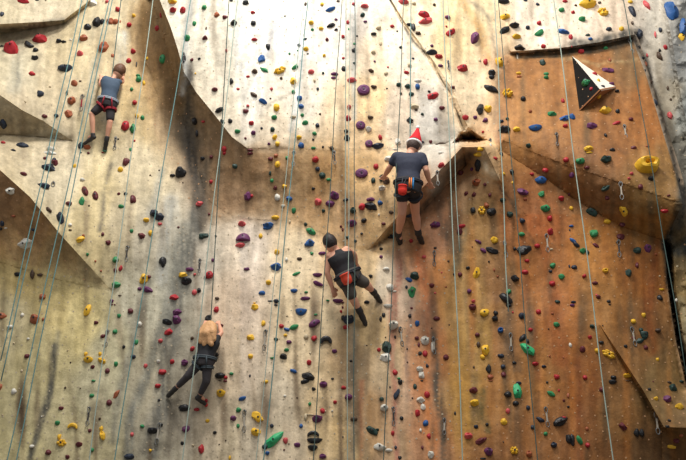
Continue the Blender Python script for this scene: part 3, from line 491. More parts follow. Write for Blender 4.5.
333.4 78.0 6.0 3.7 v;440.9 153.0 6.0 3.7 w;100.0 353.9 3.7 6.0 y;301.0 425.9 4.2 5.2 b;681.3 435.3 4.2 5.2 o;435.7 119.5 4.7 4.7 v;416.5 133.8 4.7 4.7 d;617.2 91.6 4.7 4.7 k
391.2 212.5 4.7 4.7 d;500.9 154.3 4.7 4.7 n;139.6 288.8 4.7 4.7 v;584.3 276.2 4.7 4.7 r;96.1 322.6 4.7 4.7 m;589.9 337.2 4.7 4.7 r;440.4 66.1 5.0 4.3 v;642.5 58.2 5.0 4.3 k
3.3 142.8 5.0 4.3 r;452.7 87.6 5.0 4.3 m;591.3 89.0 4.3 5.0 r;70.1 225.1 4.3 5.0 w;211.1 181.9 4.3 5.0 r;275.2 187.9 4.3 5.0 m;383.5 223.8 5.0 4.3 m;531.8 174.3 5.0 4.3 r
217.0 298.5 5.0 4.3 d;411.1 241.0 4.3 5.0 r;677.2 300.3 4.3 5.0 w;22.4 315.0 4.3 5.0 w;119.0 315.6 4.3 5.0 g;415.0 386.6 3.8 5.6 t;271.9 180.6 4.0 5.3 g;275.9 339.2 5.3 4.0 t
632.3 23.3 3.7 5.7 d;639.1 47.4 3.7 5.7 k;207.6 420.7 4.5 4.5 y;265.9 381.7 4.9 4.2 y;252.9 12.8 4.7 4.3 r;590.3 39.2 4.7 4.3 b;45.2 158.3 4.3 4.7 m;211.4 157.0 4.3 4.7 m
275.9 155.7 4.3 4.7 o;328.4 179.6 4.7 4.3 g;472.0 169.3 4.3 4.7 v;148.9 276.9 4.3 4.7 m;424.1 256.9 4.7 4.3 p;468.0 267.9 4.7 4.3 k;158.5 361.2 4.3 4.7 w;231.3 373.8 4.7 4.3 g
625.5 346.5 4.7 4.3 k;132.1 434.3 3.8 5.2 p;206.2 400.5 3.8 5.2 r;64.0 41.9 5.0 4.0 k;67.1 92.6 3.0 6.6 d;143.9 83.0 3.3 6.0 y;650.8 82.3 4.0 5.0 d;159.9 224.1 5.0 4.0 p
573.3 302.1 6.0 3.3 n;145.6 365.8 4.0 5.0 p;409.8 316.0 4.0 5.0 k;420.1 353.5 4.0 5.0 k;527.8 341.4 3.3 6.0 k;572.3 305.3 5.0 4.0 v;321.9 4.2 3.7 5.3 y;313.4 148.1 5.3 3.7 g
589.6 152.7 7.3 2.7 y;483.1 458.6 7.0 2.8 k;661.7 289.8 6.3 3.0 y;214.9 432.5 4.2 4.5 k;380.6 43.5 3.3 5.7 c;609.9 60.2 3.3 5.7 o;13.3 216.0 5.7 3.3 o;571.0 226.1 5.7 3.3 b
133.9 15.8 4.3 4.3 y;573.0 12.6 4.3 4.3 r;283.2 206.0 4.3 4.3 w;473.3 301.1 4.3 4.3 p;106.9 1.7 4.0 4.7 p;392.2 26.1 4.7 4.0 r;302.1 114.9 4.0 4.7 g;598.3 80.7 4.0 4.7 y
602.9 86.6 4.7 4.0 n;323.4 210.8 4.0 4.7 t;571.3 208.2 4.0 4.7 y;131.6 231.0 4.0 4.7 g;608.6 301.5 4.7 4.0 k;378.9 349.9 4.0 4.7 r;413.8 3.7 5.0 3.7 c;343.0 36.6 3.7 5.0 r
131.6 89.3 3.7 5.0 g;489.9 194.9 3.7 5.0 m;102.7 234.3 3.7 5.0 m;85.8 353.9 3.7 5.0 y;681.3 381.7 5.2 3.5 t;669.1 382.4 5.2 3.5 d;418.8 344.9 3.0 6.0 m;112.7 55.7 3.3 5.3 o
142.2 426.3 4.2 4.2 g;313.6 389.0 4.2 4.2 k;182.2 443.0 3.8 4.5 k;431.7 45.9 4.0 4.3 v;430.7 141.8 4.0 4.3 m;501.7 121.7 4.3 4.0 n;125.6 193.9 4.3 4.0 n;224.4 153.3 4.3 4.0 r
525.1 199.2 4.0 4.3 o;370.6 276.2 4.0 4.3 k;192.4 338.2 4.0 4.3 d;225.7 377.5 4.0 4.3 r;221.7 325.6 4.0 4.3 m;285.5 335.2 4.3 4.0 y;327.2 39.6 3.7 4.7 m;587.6 35.2 4.7 3.7 t
544.1 366.5 4.7 3.7 n;514.2 362.8 4.7 3.7 k;657.4 359.5 3.7 4.7 y;89.7 430.4 3.5 4.9 m;138.1 75.6 5.0 3.3 g;203.4 121.7 5.0 3.3 r;456.8 139.2 3.3 5.0 m;678.7 180.3 3.3 5.0 k
205.1 277.9 3.3 5.0 m;286.5 259.6 3.3 5.0 w;427.1 365.8 3.3 5.0 n;570.3 345.2 3.3 5.0 w;568.2 395.7 2.8 5.9 o;399.7 457.6 3.8 4.2 k;487.0 424.5 3.8 4.2 k;530.3 111.7 4.0 4.0 o
33.2 229.7 4.0 4.0 n;381.1 256.9 4.0 4.0 v;161.0 15.0 2.7 6.0 r;353.6 4.0 3.7 4.3 p;305.8 224.1 3.7 4.3 t;484.9 184.4 3.7 4.3 m;212.7 260.2 3.7 4.3 v;514.8 248.6 3.7 4.3 k
550.4 271.5 4.3 3.7 n;309.7 404.0 3.5 4.5 g;587.0 429.0 3.5 4.5 o;395.2 149.5 6.6 2.3 w;395.6 447.5 3.1 4.9 n;226.2 50.7 2.7 5.7 r;519.2 77.0 5.7 2.7 o;305.1 39.1 5.0 3.0 n -25
270.2 173.3 3.0 5.0 t;406.5 287.2 3.0 5.0 n;377.5 429.7 3.8 3.8 t;324.1 55.7 4.0 3.7 y;537.4 4.2 4.0 3.7 n;247.9 105.9 3.7 4.0 p;507.2 118.9 3.7 4.0 t;313.4 188.6 3.7 4.0 k
631.5 173.6 4.0 3.7 p;355.3 241.0 3.7 4.0 k;381.2 248.9 4.0 3.7 k;229.7 457.6 2.8 5.2 y;422.3 447.5 2.8 5.2 m;667.4 426.6 4.2 3.5 k;1.7 46.2 4.3 3.3 k;317.7 89.0 3.3 4.3 n
251.9 195.9 3.3 4.3 r;306.1 292.2 4.3 3.3 g;272.0 358.2 4.3 3.3 g;225.3 381.0 4.5 3.1 m;420.6 430.4 3.1 4.5 w;271.5 89.0 3.0 4.7 p;336.0 29.9 3.7 3.7 k;434.2 5.0 3.7 3.7 d
649.3 389.4 3.5 3.8 k;669.5 420.7 3.8 3.5 k;191.8 59.8 3.3 4.0 m;312.4 29.9 4.0 3.3 g;298.8 45.2 3.3 4.0 n;599.6 2.8 4.0 3.3 d;281.2 78.3 3.3 4.0 d;311.8 253.3 3.3 4.0 g
270.5 301.1 6.6 2.0 n;123.6 346.9 3.3 4.0 k;305.6 4.2 2.7 5.0 d;130.3 149.5 2.7 5.0 g;289.8 221.8 2.7 5.0 c;490.6 145.0 2.3 5.7 w;667.6 88.0 2.3 5.7 d;399.3 330.6 2.3 5.7 d
365.3 21.6 4.3 3.0 v;659.7 50.2 3.0 4.3 k;314.4 80.7 3.0 4.3 c;286.8 158.0 3.0 4.3 g;525.5 0.8 4.7 2.7 n;490.4 380.7 5.9 2.1 o;336.0 19.6 3.3 3.7 v;422.4 114.2 3.3 3.7 t
503.5 173.9 3.3 3.7 y;628.1 380.7 7.0 1.7 d;150.2 450.3 3.1 3.8 y;147.2 58.5 3.0 4.0 y;87.6 254.3 3.0 4.0 g;347.3 237.3 3.0 4.0 t;43.2 319.3 3.0 4.0 o;455.0 413.4 2.4 4.9 k
93.6 380.7 4.2 2.8 g;36.6 0.3 5.0 2.3 k;647.3 146.6 5.0 2.3 o;342.7 229.7 2.3 5.0 m;394.5 291.5 5.0 2.3 w;644.8 70.6 2.7 4.3 k;569.0 194.4 2.7 4.3 m;275.9 305.0 4.3 2.7 n
136.4 64.0 1.7 6.6 k;400.5 47.4 3.3 3.3 k;268.9 143.8 3.3 3.3 v;88.4 153.3 3.3 3.3 m;629.0 178.6 3.3 3.3 p;0.8 228.8 3.3 3.3 k;194.8 274.5 3.3 3.3 p;361.6 233.7 3.3 3.3 k
28.3 338.9 3.3 3.3 w;199.3 58.8 3.0 3.7 k;238.0 89.0 3.7 3.0 p;400.8 93.6 3.0 3.7 d;416.1 109.9 3.7 3.0 d;118.7 193.9 3.0 3.7 m;398.8 378.5 3.7 3.0 g;647.1 55.2 2.3 4.7 p
99.7 418.6 2.8 3.8 d;161.8 424.9 2.8 3.8 k;231.3 0.7 4.0 2.7 k;338.0 1.0 4.0 2.7 d;247.9 76.7 4.0 2.7 r;670.7 99.6 2.7 4.0 d;551.1 249.3 4.0 2.7 c;315.8 314.6 4.0 2.7 g
323.1 73.3 3.0 3.3 t;354.6 43.9 3.0 3.3 g;343.3 58.2 3.3 3.0 r;261.6 128.2 3.0 3.3 n;429.1 91.6 3.0 3.3 k;482.9 132.0 3.0 3.3 r;341.0 226.5 3.0 3.3 m;668.7 195.5 3.3 3.0 m
83.4 235.6 3.0 3.3 o;342.7 302.5 3.3 3.0 m;569.3 266.2 2.0 5.0 n;411.5 308.3 3.0 3.3 m;285.0 396.0 3.1 3.1 w;568.2 406.8 3.1 3.1 k;209.1 214.2 2.7 3.7 m;327.7 300.5 3.7 2.7 g
341.0 311.6 2.7 3.7 r;395.2 337.2 2.7 3.7 k;410.8 325.6 2.7 3.7 w;158.9 400.2 2.8 3.5 k;563.8 400.5 2.8 3.5 m;206.2 28.3 2.3 4.0 d;119.7 295.5 4.0 2.3 d;494.2 269.9 2.3 4.0 o
575.7 5.5 3.0 3.0 d;435.1 247.9 3.0 3.0 k;655.6 254.3 3.0 3.0 o;351.0 361.2 3.0 3.0 k;289.5 53.7 2.7 3.3 g;313.1 139.5 2.7 3.3 k;70.3 230.0 3.3 2.7 d;381.1 358.8 3.3 2.7 w
547.1 382.4 2.8 3.1 k;249.9 375.8 2.3 3.7 n;549.7 356.2 2.3 3.7 o;111.4 304.7 4.0 2.0 m;342.7 307.3 2.0 4.0 m;284.8 15.8 2.7 3.0 w;354.0 63.2 2.7 3.0 t;245.3 138.5 2.7 3.0 m
323.1 147.1 2.7 3.0 k;21.9 370.8 2.7 3.0 c;332.4 378.8 3.0 2.7 k;552.4 313.6 3.0 2.7 o;193.0 445.4 2.8 2.8 c;332.3 411.0 2.8 2.8 w;134.6 140.8 2.3 3.3 r;320.1 114.2 2.3 3.3 d
436.7 144.5 3.3 2.3 d;378.9 214.8 2.3 3.3 w;454.0 274.2 2.3 3.3 k;558.8 390.4 2.4 3.1 r;288.5 248.8 2.0 3.7 c;421.7 380.7 3.5 2.1 k;120.3 21.6 1.7 4.3 o;5.8 228.3 4.3 1.7 w
374.6 61.5 2.7 2.7 v;413.1 58.5 2.7 2.7 n;80.4 81.3 2.7 2.7 d;49.9 87.0 2.7 2.7 c;497.5 276.5 2.7 2.7 o;512.5 182.6 2.3 3.0 y;95.4 261.2 2.3 3.0 o;473.9 367.2 2.3 3.0 d
678.4 347.5 2.3 3.0 c;65.2 387.7 2.4 2.8 d;512.8 312.3 2.0 3.3 r;70.6 39.9 2.3 2.7 w;357.0 36.1 2.3 2.7 k;446.4 26.6 2.3 2.7 r;178.5 227.1 2.7 2.3 m;101.0 270.9 2.3 2.7 o
215.7 236.3 2.3 2.7 k;448.4 261.2 2.3 2.7 d;488.9 261.6 2.3 2.7 k;617.2 242.3 2.7 2.3 d;310.3 353.2 2.3 2.7 c;220.1 380.7 3.5 1.7 d;596.3 295.1 2.0 3.0 p;609.6 304.7 3.0 2.0 k
284.0 449.9 2.4 2.4 m;348.6 29.1 1.7 3.3 g;102.7 152.7 3.3 1.7 r;254.6 303.1 3.3 1.7 y;504.5 252.9 1.7 3.3 k;569.7 230.0 1.7 3.3 n;307.8 53.8 2.3 2.3 k;397.2 31.2 2.3 2.3 n
387.9 67.1 2.3 2.3 p;25.3 101.9 2.3 2.3 c;89.1 205.7 2.3 2.3 d;446.0 286.8 2.3 2.3 o;435.1 293.1 2.3 2.3 p;659.7 276.2 2.3 2.3 c;677.2 266.6 2.3 2.3 c;14.0 343.2 2.3 2.3 c
295.8 305.3 2.7 2.0 c;390.0 387.0 2.1 2.4 k;195.4 73.5 2.0 2.3 y;402.2 39.2 2.0 2.3 c;118.3 139.2 2.0 2.3 k;270.4 98.4 2.0 2.3 d;386.9 88.6 2.3 2.0 k;639.1 95.1 2.0 2.3 d
80.8 152.7 2.3 2.0 k;150.2 175.3 2.0 2.3 d;114.7 304.7 2.3 2.0 m;287.2 316.0 2.3 2.0 c;407.1 348.9 2.0 2.3 k;425.4 47.7 1.7 2.7 w;504.9 243.6 1.7 2.7 k;297.2 397.7 2.1 2.1 d
325.4 411.3 2.1 2.1 c;412.4 398.1 2.1 2.1 k;343.0 437.0 1.7 2.4 k;297.8 50.7 2.0 2.0 g;159.2 170.3 2.0 2.0 d;441.7 272.5 2.0 2.0 p;70.6 362.5 2.0 2.0 d;67.8 350.5 2.0 2.0 c
407.5 362.2 2.0 2.0 d;563.4 357.5 2.0 2.0 o;602.6 325.6 2.0 2.0 d;671.4 339.6 2.0 2.0 c;571.7 46.5 1.7 2.3 p;41.7 416.5 1.7 2.1 w;2.6 414.8 1.7 2.1 c;503.3 441.9 1.7 2.1 d
431.7 328.1 1.7 2.0 d;449.2 324.8 1.7 2.0 d;548.7 328.9 2.0 1.7 k;80.3 388.3 1.7 1.7 d;219.2 444.3 1.7 1.7 d;225.7 440.5 1.7 1.7 d;288.9 444.0 1.7 1.7 d;475.8 426.6 1.7 1.7 n
653.1 381.7 1.7 1.7 m;45.7 0.5 1.7 1.7 d;183.0 182.7 1.7 1.7 d;472.3 246.9 1.7 1.7 d;385.5 337.2 1.7 1.7 d;366.9 345.5 1.7 1.7 d"""
# ------------------------------------------------------------------ climbing holds
PAL = {'r': (160, 34, 42), 'p': (190, 78, 80), 'G': (46, 158, 102), 'o': (146, 80, 50), 'b': (34, 80, 136), 'n': (34, 42, 56), 'g': (44, 122, 74), 't': (34, 56, 50), 'y': (214, 168, 44),
       'k': (30, 30, 32), 'v': (92, 42, 82), 'm': (90, 34, 40), 'w': (200, 196, 184), 'c': (186, 170, 140), 'd': (72, 54, 40)}
CN = {'r': 'red', 'p': 'coral pink', 'o': 'rusty orange', 'b': 'blue', 'n': 'slate blue', 'g': 'green', 'G': 'bright green', 't': 'dark green', 'y': 'yellow', 'k': 'black', 'v': 'purple', 'm': 'maroon', 'w': 'off-white', 'c': 'tan', 'd': 'dark brown'}
bolt_m = mat('bolt_steel', (54, 54, 56), .4, metal=.6)
def knob_bm(bm, cx, cy, w, h, p, seed, style, sub):
    rnd = random.Random(seed)
    t = bmesh.new(); bmesh.ops.create_icosphere(t, subdivisions=sub, radius=1)
    off = Vector((rnd.uniform(0, 50), rnd.uniform(0, 50), rnd.uniform(0, 50)))
    planes = []
    for k in range(rnd.randint(3, 6)):
        a = rnd.uniform(0, 6.28); e = rnd.uniform(.25, 1.1)
        planes.append((Vector((math.cos(a) * math.cos(e), math.sin(a) * math.cos(e), math.sin(e))), rnd.uniform(.62, .85)))
    for v in t.verts:
        q = v.co.copy()
        if style == 'facet':
            for n, k in planes:
                d = q.dot(n) - k
                if d > 0: q -= n * d
            q *= 1.14
        elif style == 'wedge':                # a lip that looks up, sloping away below
            q.z *= 1.0 + .35 * q.y; q.y += .12 * max(q.z, 0)
            if q.y > .45: q.y = .45 + (q.y - .45) * .45
            q.y *= 1.12
        elif style == 'jug':                  # bucket with a scooped hollow along its upper side
            dd = math.hypot((q.x) / .62, (q.y - .52) / .36)
            if q.z > 0 and dd < 1: q.z *= .25 + .75 * dd * dd
            q.z *= 1.0 + .2 * (1 - abs(q.y))
        elif style == 'pinch':
            q.z *= .8 + .3 * math.cos(q.x * 4); q.y *= 1 - .25 * math.cos(q.x * 2.2) * .6
        elif style == 'dome':
            if q.z > .55: q.z = .55 + (q.z - .55) * .3
            r = math.hypot(q.x, q.y)
            if q.z > 0: q.z += .06 * math.cos(r * 12) * (1 if r < .8 else .2)
        elif style == 'half':                 # straight upper lip, round belly
            if q.y > -.05: q.y = -.05 + (q.y + .05) * .12
            q.y = (q.y + .48) * 1.75
            q.z *= .7 + .3 * math.cos(q.x)
        elif style == 'tear':
            q.y *= .55 + .45 * min(1, (q.x + 1.25) / 1.3); q.z *= .5 + .5 * min(1, (q.x + 1.3) / 1.4)
        n = noise.noise(q * 1.4 + off) * .22 + noise.noise(q * 3.4 + off) * .09
        if style in ('dome', 'half'): n *= .35
        q *= 1 + n
        if q.z < -.12: q.z = -.12
        v.co = Vector((cx + q.x * w / 2, cy + q.y * h / 2, q.z * p))
    me = bpy.data.meshes.new('tmp'); t.to_mesh(me); t.free(); bm.from_mesh(me); bpy.data.meshes.remove(me)
def donut_bm(bm, w, h, p):
    N, M = 28, 12
    g = [[None] * M for _ in range(N)]
    for i in range(N):
        a = i * 2 * math.pi / N
        wob = 1 + .08 * math.sin(2 * a + 1) + .05 * math.sin(5 * a)
        for j in range(M):
            b = j * 2 * math.pi / M
            R = .60 * wob + (.40 + .06 * math.cos(a + 2)) * math.cos(b)
            z = math.sin(b) * .95
            if z < -.12: z = -.12
            g[i][j] = bm.verts.new((R * math.cos(a) * w / 2, R * math.sin(a) * h / 2, z * p * (1 + .1 * math.sin(3 * a))))
    for i in range(N):
        for j in range(M):
            bm.faces.new((g[i][j], g[(i + 1) % N][j], g[(i + 1) % N][(j + 1) % M], g[i][(j + 1) % M]))
def crescent_bm(bm, w, h, p):
    pts, rr = [], []
    for k in range(11):
        a = math.pi * (k / 10)
        pts.append(Vector((-math.cos(a) * w * .40, -h * .5 + math.sin(a) * h * .62 + .12 * h, p * .35))); rr.append((.16 + .24 * math.sin(a)) * min(w, h) * (.85))
    tube_bm(bm, pts, rr, 8)
def style_of(h, seed):
    x, y, w_, h_, c, an, st = h
    if st == 'H': return 'hollow'
    if st == 'D': return 'dome'
    if st == 'B': return 'half'
    if st == 'J': return 'crescent'
    asp = w_ / h_
    rnd = random.Random(seed * 7 + 1)
    A = w_ * h_
    if c == 'y' and A > 90 and .7 < asp < 1.5: return 'cluster' if rnd.random() < .45 else 'facet'
    if asp > 1.55: return rnd.choice(['wedge', 'pinch', 'tear', 'half'])
    if asp < .65: return rnd.choice(['pinch', 'tear', 'facet'])
    return rnd.choice(['facet', 'wedge', 'jug', 'facet', 'facet', 'blob'])
WORD = {'hollow': 'ring-shaped', 'dome': 'round domed', 'half': 'half-moon', 'crescent': 'curved', 'pinch': 'long', 'tear': 'tapering', 'cluster': 'knobbly', 'facet': '', 'wedge': '', 'jug': '', 'blob': ''}

HL = []
for it in HOLDS.replace('\n', ';').split(';'):
    f = it.split()
    if len(f) < 5: continue
    an, st = 0, ''
    for t in f[5:]:
        if t.isalpha(): st = t
        else: an = int(t)
    HL.append([float(f[0]), float(f[1]), float(f[2]), float(f[3]), f[4], an, st])
# holds hidden inside the outline of a climber's listed neighbour keep their place; sizes listed include the hold's own shade
def frame_at(px, py, an):
    loc, n = hit(px, py)
    n = (n + Vector((0, -1, 0)) * .6).normalized()
    right = (R_ - n * R_.dot(n)).normalized(); up = n.cross(right)
    M = Matrix((right, up, n)).transposed().to_4x4()
    return loc, M @ Matrix.Rotation(-an * D2R, 4, 'Z'), n
def hold_geom(bm, h, seed, sub):
    x, y, w_, h_, c, an, st = h
    loc, n = hit(x, y); k = F / (loc - CAM).dot(FW)
    W, Hh = w_ * .93 / k, h_ * .93 / k
    if an and abs(an) >= 15 and st != 'B':    # listed box is that of the tilted hold: lay the long axis along the tilt
        a = abs(an) * D2R
        L = max(W, Hh); S = min(W, Hh)
        if abs(an) < 50: L = math.hypot(W, Hh) * .93; S = L * (.54 if W < Hh * 1.7 and Hh < W * 1.7 else .44)
        W, Hh = (L, S) if w_ >= h_ * .8 or abs(an) >= 30 else (S, L)
    p = max(.012, min(W, Hh) * (.5 + .14 * (seed % 5) / 5))
    p = min(p, .12)
    sty = style_of(h, seed)
    if sty == 'dome': p *= .75
    Hh = max(Hh - p * .35, Hh * .8) / math.cos(PITCH) * .98 if not an else Hh
    if sty == 'hollow': donut_bm(bm, W, Hh, p * 1.3)
    elif sty == 'crescent': crescent_bm(bm, W, Hh, p)
    elif sty == 'cluster':
        r = random.Random(seed)
        knob_bm(bm, 0, 0, W * .62, Hh * .62, p * .7, seed, 'blob', sub)
        for q in range(6):
            a = q * 1.047 + r.uniform(-.3, .3)
            knob_bm(bm, math.cos(a) * W * .29, math.sin(a) * Hh * .29, W * .42, Hh * .42, p * .8, seed + q, 'blob', max(1, sub - 1))
    else: knob_bm(bm, 0, 0, W, Hh, p, seed, sty, sub)
    return W, Hh, p, sty

N_OWN = 300
DIRS = [('above', 0, -1), ('below', 0, 1), ('beside', 1, 0), ('beside', -1, 0)]
def size_word(A): return 'huge' if A > 230 else 'big' if A > 115 else 'medium' if A > 68 else 'small'
SZ = [size_word(h[2] * h[3]) for h in HL]
def area_of(x, y):
    r = regof(x, y)
    if r == 'panel' and y < 235 and x > 495: return 'on the brown boxed panel'
    if r == 'panel': return 'on the rusty lower wall' if x < 560 else 'on the brown wall under the panel'
    if r == 'right_wall': return 'on the narrow grey wall past the panel'
    if r == 'rock': return 'beside the dark corner crack'
    if r == 'under_left': return 'under the brown overhang'
    if r == 'valley': return 'on the shaded brown underside'
    if y < 150 and x > 180: return 'on the pale upper shield'
    if y < 300 and x < 180: return 'on the cream wall near the overhangs'
    if x < 130: return 'on the lower cream wall'
    if x < 225: return 'on the grey streaked wall'
    if x < 345: return 'on the beige lower wall'
    return 'on the orange streaked wall'
AR = [area_of(h[0], h[1]) for h in HL[:N_OWN]]
FIG = [((104, 105), 'the climber in the blue T-shirt'), ((408, 190), 'the climber in the Santa hat'), ((347, 280), 'the climber in the black vest'), ((205, 355), 'the blond climber')]
STY = [style_of(h, i) for i, h in enumerate(HL)]
def rels(i):
    x, y = HL[i][:2]; out = []
    for j in range(N_OWN):
        if j == i: continue
        dx, dy = HL[j][0] - x, HL[j][1] - y; D = math.hypot(dx, dy)
        if D > 34 or D < 2: continue
        if HL[j][2] * HL[j][3] < 42: continue
        if abs(dy) > 1.6 * abs(dx): w_ = 'above' if dy > 0 else 'below'
        elif abs(dx) > 1.6 * abs(dy): w_ = 'beside'
        else: continue
        ad = 'a ' 
        s = (SZ[j] + ' ' if SZ[j] in ('huge', 'big', 'small') else '') + CN[HL[j][4]]
        out.append((D, (w_, s)))
    out.sort(); seen = []; 
    for D, r in out:
        if r not in seen: seen.append(r)
    for (fx, fy), nm in FIG:
        if math.hypot(fx - x, (fy - y) * .6) < 40: seen.insert(min(2, len(seen)), ('near', nm))
    return seen
REL = [rels(i) for i in range(N_OWN)]
RSET = [set(r) for r in REL]
def tilt(i):
    h = HL[i]
    if h[6]: return ''
    if h[2] > 1.6 * h[3]: return 'wide'
    if h[3] > 1.6 * h[2]: return 'upright'
    return ''
def desc(i): return (SZ[i] + ' ' + CN[HL[i][4]] + ' ' + (WORD[STY[i]] or tilt(i))).split()
DS = [' '.join(desc(i)) for i in range(N_OWN)]
LOOSE = {'k': 'kntd', 'n': 'knb', 't': 'tkg', 'r': 'rpm', 'p': 'pr', 'm': 'mrv', 'v': 'vm', 'd': 'dkmo', 'o': 'ord', 'y': 'y', 'g': 'gtG', 'G': 'Gg', 'b': 'bn', 'w': 'wc', 'c': 'cw'}
from itertools import combinations
def label_of(i, used):
    same = [j for j in range(N_OWN) if j != i and (HL[j][4] in LOOSE[HL[i][4]]) and DS[j].split()[0] == DS[i].split()[0]]
    d = DS[i] + ' hold'
    if HL[i][2] * HL[i][3] > 260 and not [j for j in same if DS[j] == DS[i]]: return d + ' ' + AR[i]
    def text(c, ar):
        t = [w_ + ' ' + (s if w_ == 'near' else ('an ' if s[0] in 'aeiou' else 'a ') + s + ' one') for w_, s in c]
        return d + ((' ' + ar) if ar else '') + (', ' if t else '') + ' and '.join(t)
    best = None
    for ar in (AR[i], ''):
        for n in (2, 3, 1):
            for c in combinations(REL[i][:7], n):
                t = text(c, ar)
                if len(t.split()) > 16 or t in used: continue
                if best is None: best = t
                if not any(set(c) <= RSET[j] and (not ar or AR[j] == ar) for j in same): return t
    if best is None:
        best = d + ' ' + AR[i]
    q = best; hgt = ['high', 'midway', 'low'][min(2, int(HL[i][1] / 154))]
    if q in used: q = d + ' ' + hgt + ' ' + AR[i]
    return q
used = set()
PACK = {}
for i, h in enumerate(HL):
    x, y, w_, h_, c, an, st = h
    m = mat('hold_' + CN[c].replace(' ', '_').replace('-', '_'), PAL[c], .5 if c != 'k' else .45, .5, 30, .18, .35)
    loc, M, n = frame_at(x, y, an if (abs(an) >= 15 or st == 'B') else an)
    if i < N_OWN:
        bm = bmesh.new(); W, Hh, p, sty = hold_geom(bm, h, i, 3)
        o = from_bm('climbing_hold', bm, m); o.data.set_sharp_from_angle(angle=26 * D2R)
        o.matrix_world = Matrix.Translation(loc) @ M
        lb = label_of(i, used); used.add(lb)
        tag(o, lb, 'climbing hold', 'climbing holds bolted to the wall')
        if w_ * h_ > 75 and sty not in ('hollow', 'crescent'):      # the bolt that fixes it
            bt = bmesh.new(); r = .013
            me = o.data; top = max((v.co.z for v in me.vertices if abs(v.co.x) < W * .14 and abs(v.co.y) < Hh * .14), default=p)
            tube_bm(bt, [Vector((0, 0, top * .5)), Vector((0, 0, top + .003)), Vector((0, 0, top + .0035))], [r, r, r * .5], 6)
            from_bm('bolt', bt, bolt_m, o, smooth=False)
    else:
        bm = bmesh.new(); hold_geom(bm, h, i, 2)
        bm.transform(Matrix.Translation(loc) @ M)
        me = bpy.data.meshes.new('t'); bm.to_mesh(me); bm.free()
        A = PACK.setdefault('all', [bmesh.new(), []])
        if m not in A[1]: A[1].append(m)
        for pgn in me.polygons: pgn.material_index = A[1].index(m)
        A[0].from_mesh(me); bpy.data.meshes.remove(me)
o = from_bm('small_climbing_holds', PACK['all'][0], PACK['all'][1])
tag(o, 'hundreds of tiny footholds in every colour scattered over the whole wall', 'footholds', kind='stuff')

# ------------------------------------------------------------------ threaded bolt holes all over the panels
bm = bmesh.new(); random.seed(11); yy = 2.0; rr = 0
while yy < 458:
    xx = 3.0 + (rr % 2) * 5
    while xx < 684:
        x, y = xx + random.uniform(-2.2, 2.2), yy + random.uniform(-2.2, 2.2)
        xx += 10.0
        if random.random() < .25: continue
        loc, n = hit(x, y)
        if n.y > -.55: continue
        if any(abs(h[0] - x) < h[2] / 2 + .5 and abs(h[1] - y) < h[3] / 2 + .5 for h in HL): continue
        a = n.orthogonal().normalized(); b = n.cross(a)
        brown = regof(x, y) in ('panel', 'rock', 'valley', 'under_left')
        for r, d, mi, k0 in ((random.uniform(.007, .012), .0035, 2 if brown else 0, 0), (.0036, .0065, 1, .4)):
            f = bm.faces.new([bm.verts.new(loc + n * d + (a * math.cos(k0 + k * math.pi / 3) + b * math.sin(k0 + k * math.pi / 3)) * r) for k in range(6)])
            f.material_index = mi
    yy += 8.6; rr += 1
o = from_bm('bolt_holes', bm, [mat('chalked_rim', (186, 172, 146), .8), mat('hole_dark', (96, 78, 62), .8), mat('sandy_rim', (196, 150, 108), .8)], smooth=False)
tag(o, 'rows of small chalk-rimmed bolt holes dotted over the climbing wall', 'bolt holes', kind='stuff')

# ------------------------------------------------------------------ the wedge volume
t = empty('wedge_volume', (VA + VC + VD) / 3)
tag(t, 'pyramid wedge with white, black and brown faces on the boxed panel', 'wedge')
def facepart(name, vs_, m):
    vs_ = [Vector(v) - t.location for v in vs_]
    bm = bmesh.new(); n = (vs_[1] - vs_[0]).cross(vs_[2] - vs_[0]).normalized()
    if n.y > 0: n = -n
    a = [bm.verts.new(v) for v in vs_]; b = [bm.verts.new(v - n * .018) for v in vs_]
    bm.faces.new(a); bm.faces.new(b[::-1])
    for i in range(3): bm.faces.new((a[i], b[i], b[(i + 1) % 3], a[(i + 1) % 3]))
    bmesh.ops.recalc_face_normals(bm, faces=bm.faces)
    return from_bm(name, bm, m, t, smooth=False)
o = facepart('panel_face', (VA, VB, VC), mat('volume_white', (236, 226, 208), .6, .3, 20, .05)); o['label'] = 'white upper face of the wedge'
o = facepart('panel_face', (VA, VB, VD), mat('volume_black', (20, 18, 16), .85, .3, 20, .2, .1)); o['label'] = 'black side face of the wedge'
o = facepart('panel_face', (VB, VC, VD), mat('volume_brown', (150, 96, 56), .6, .3, 20, .1)); o['label'] = 'brown lower face of the wedge'

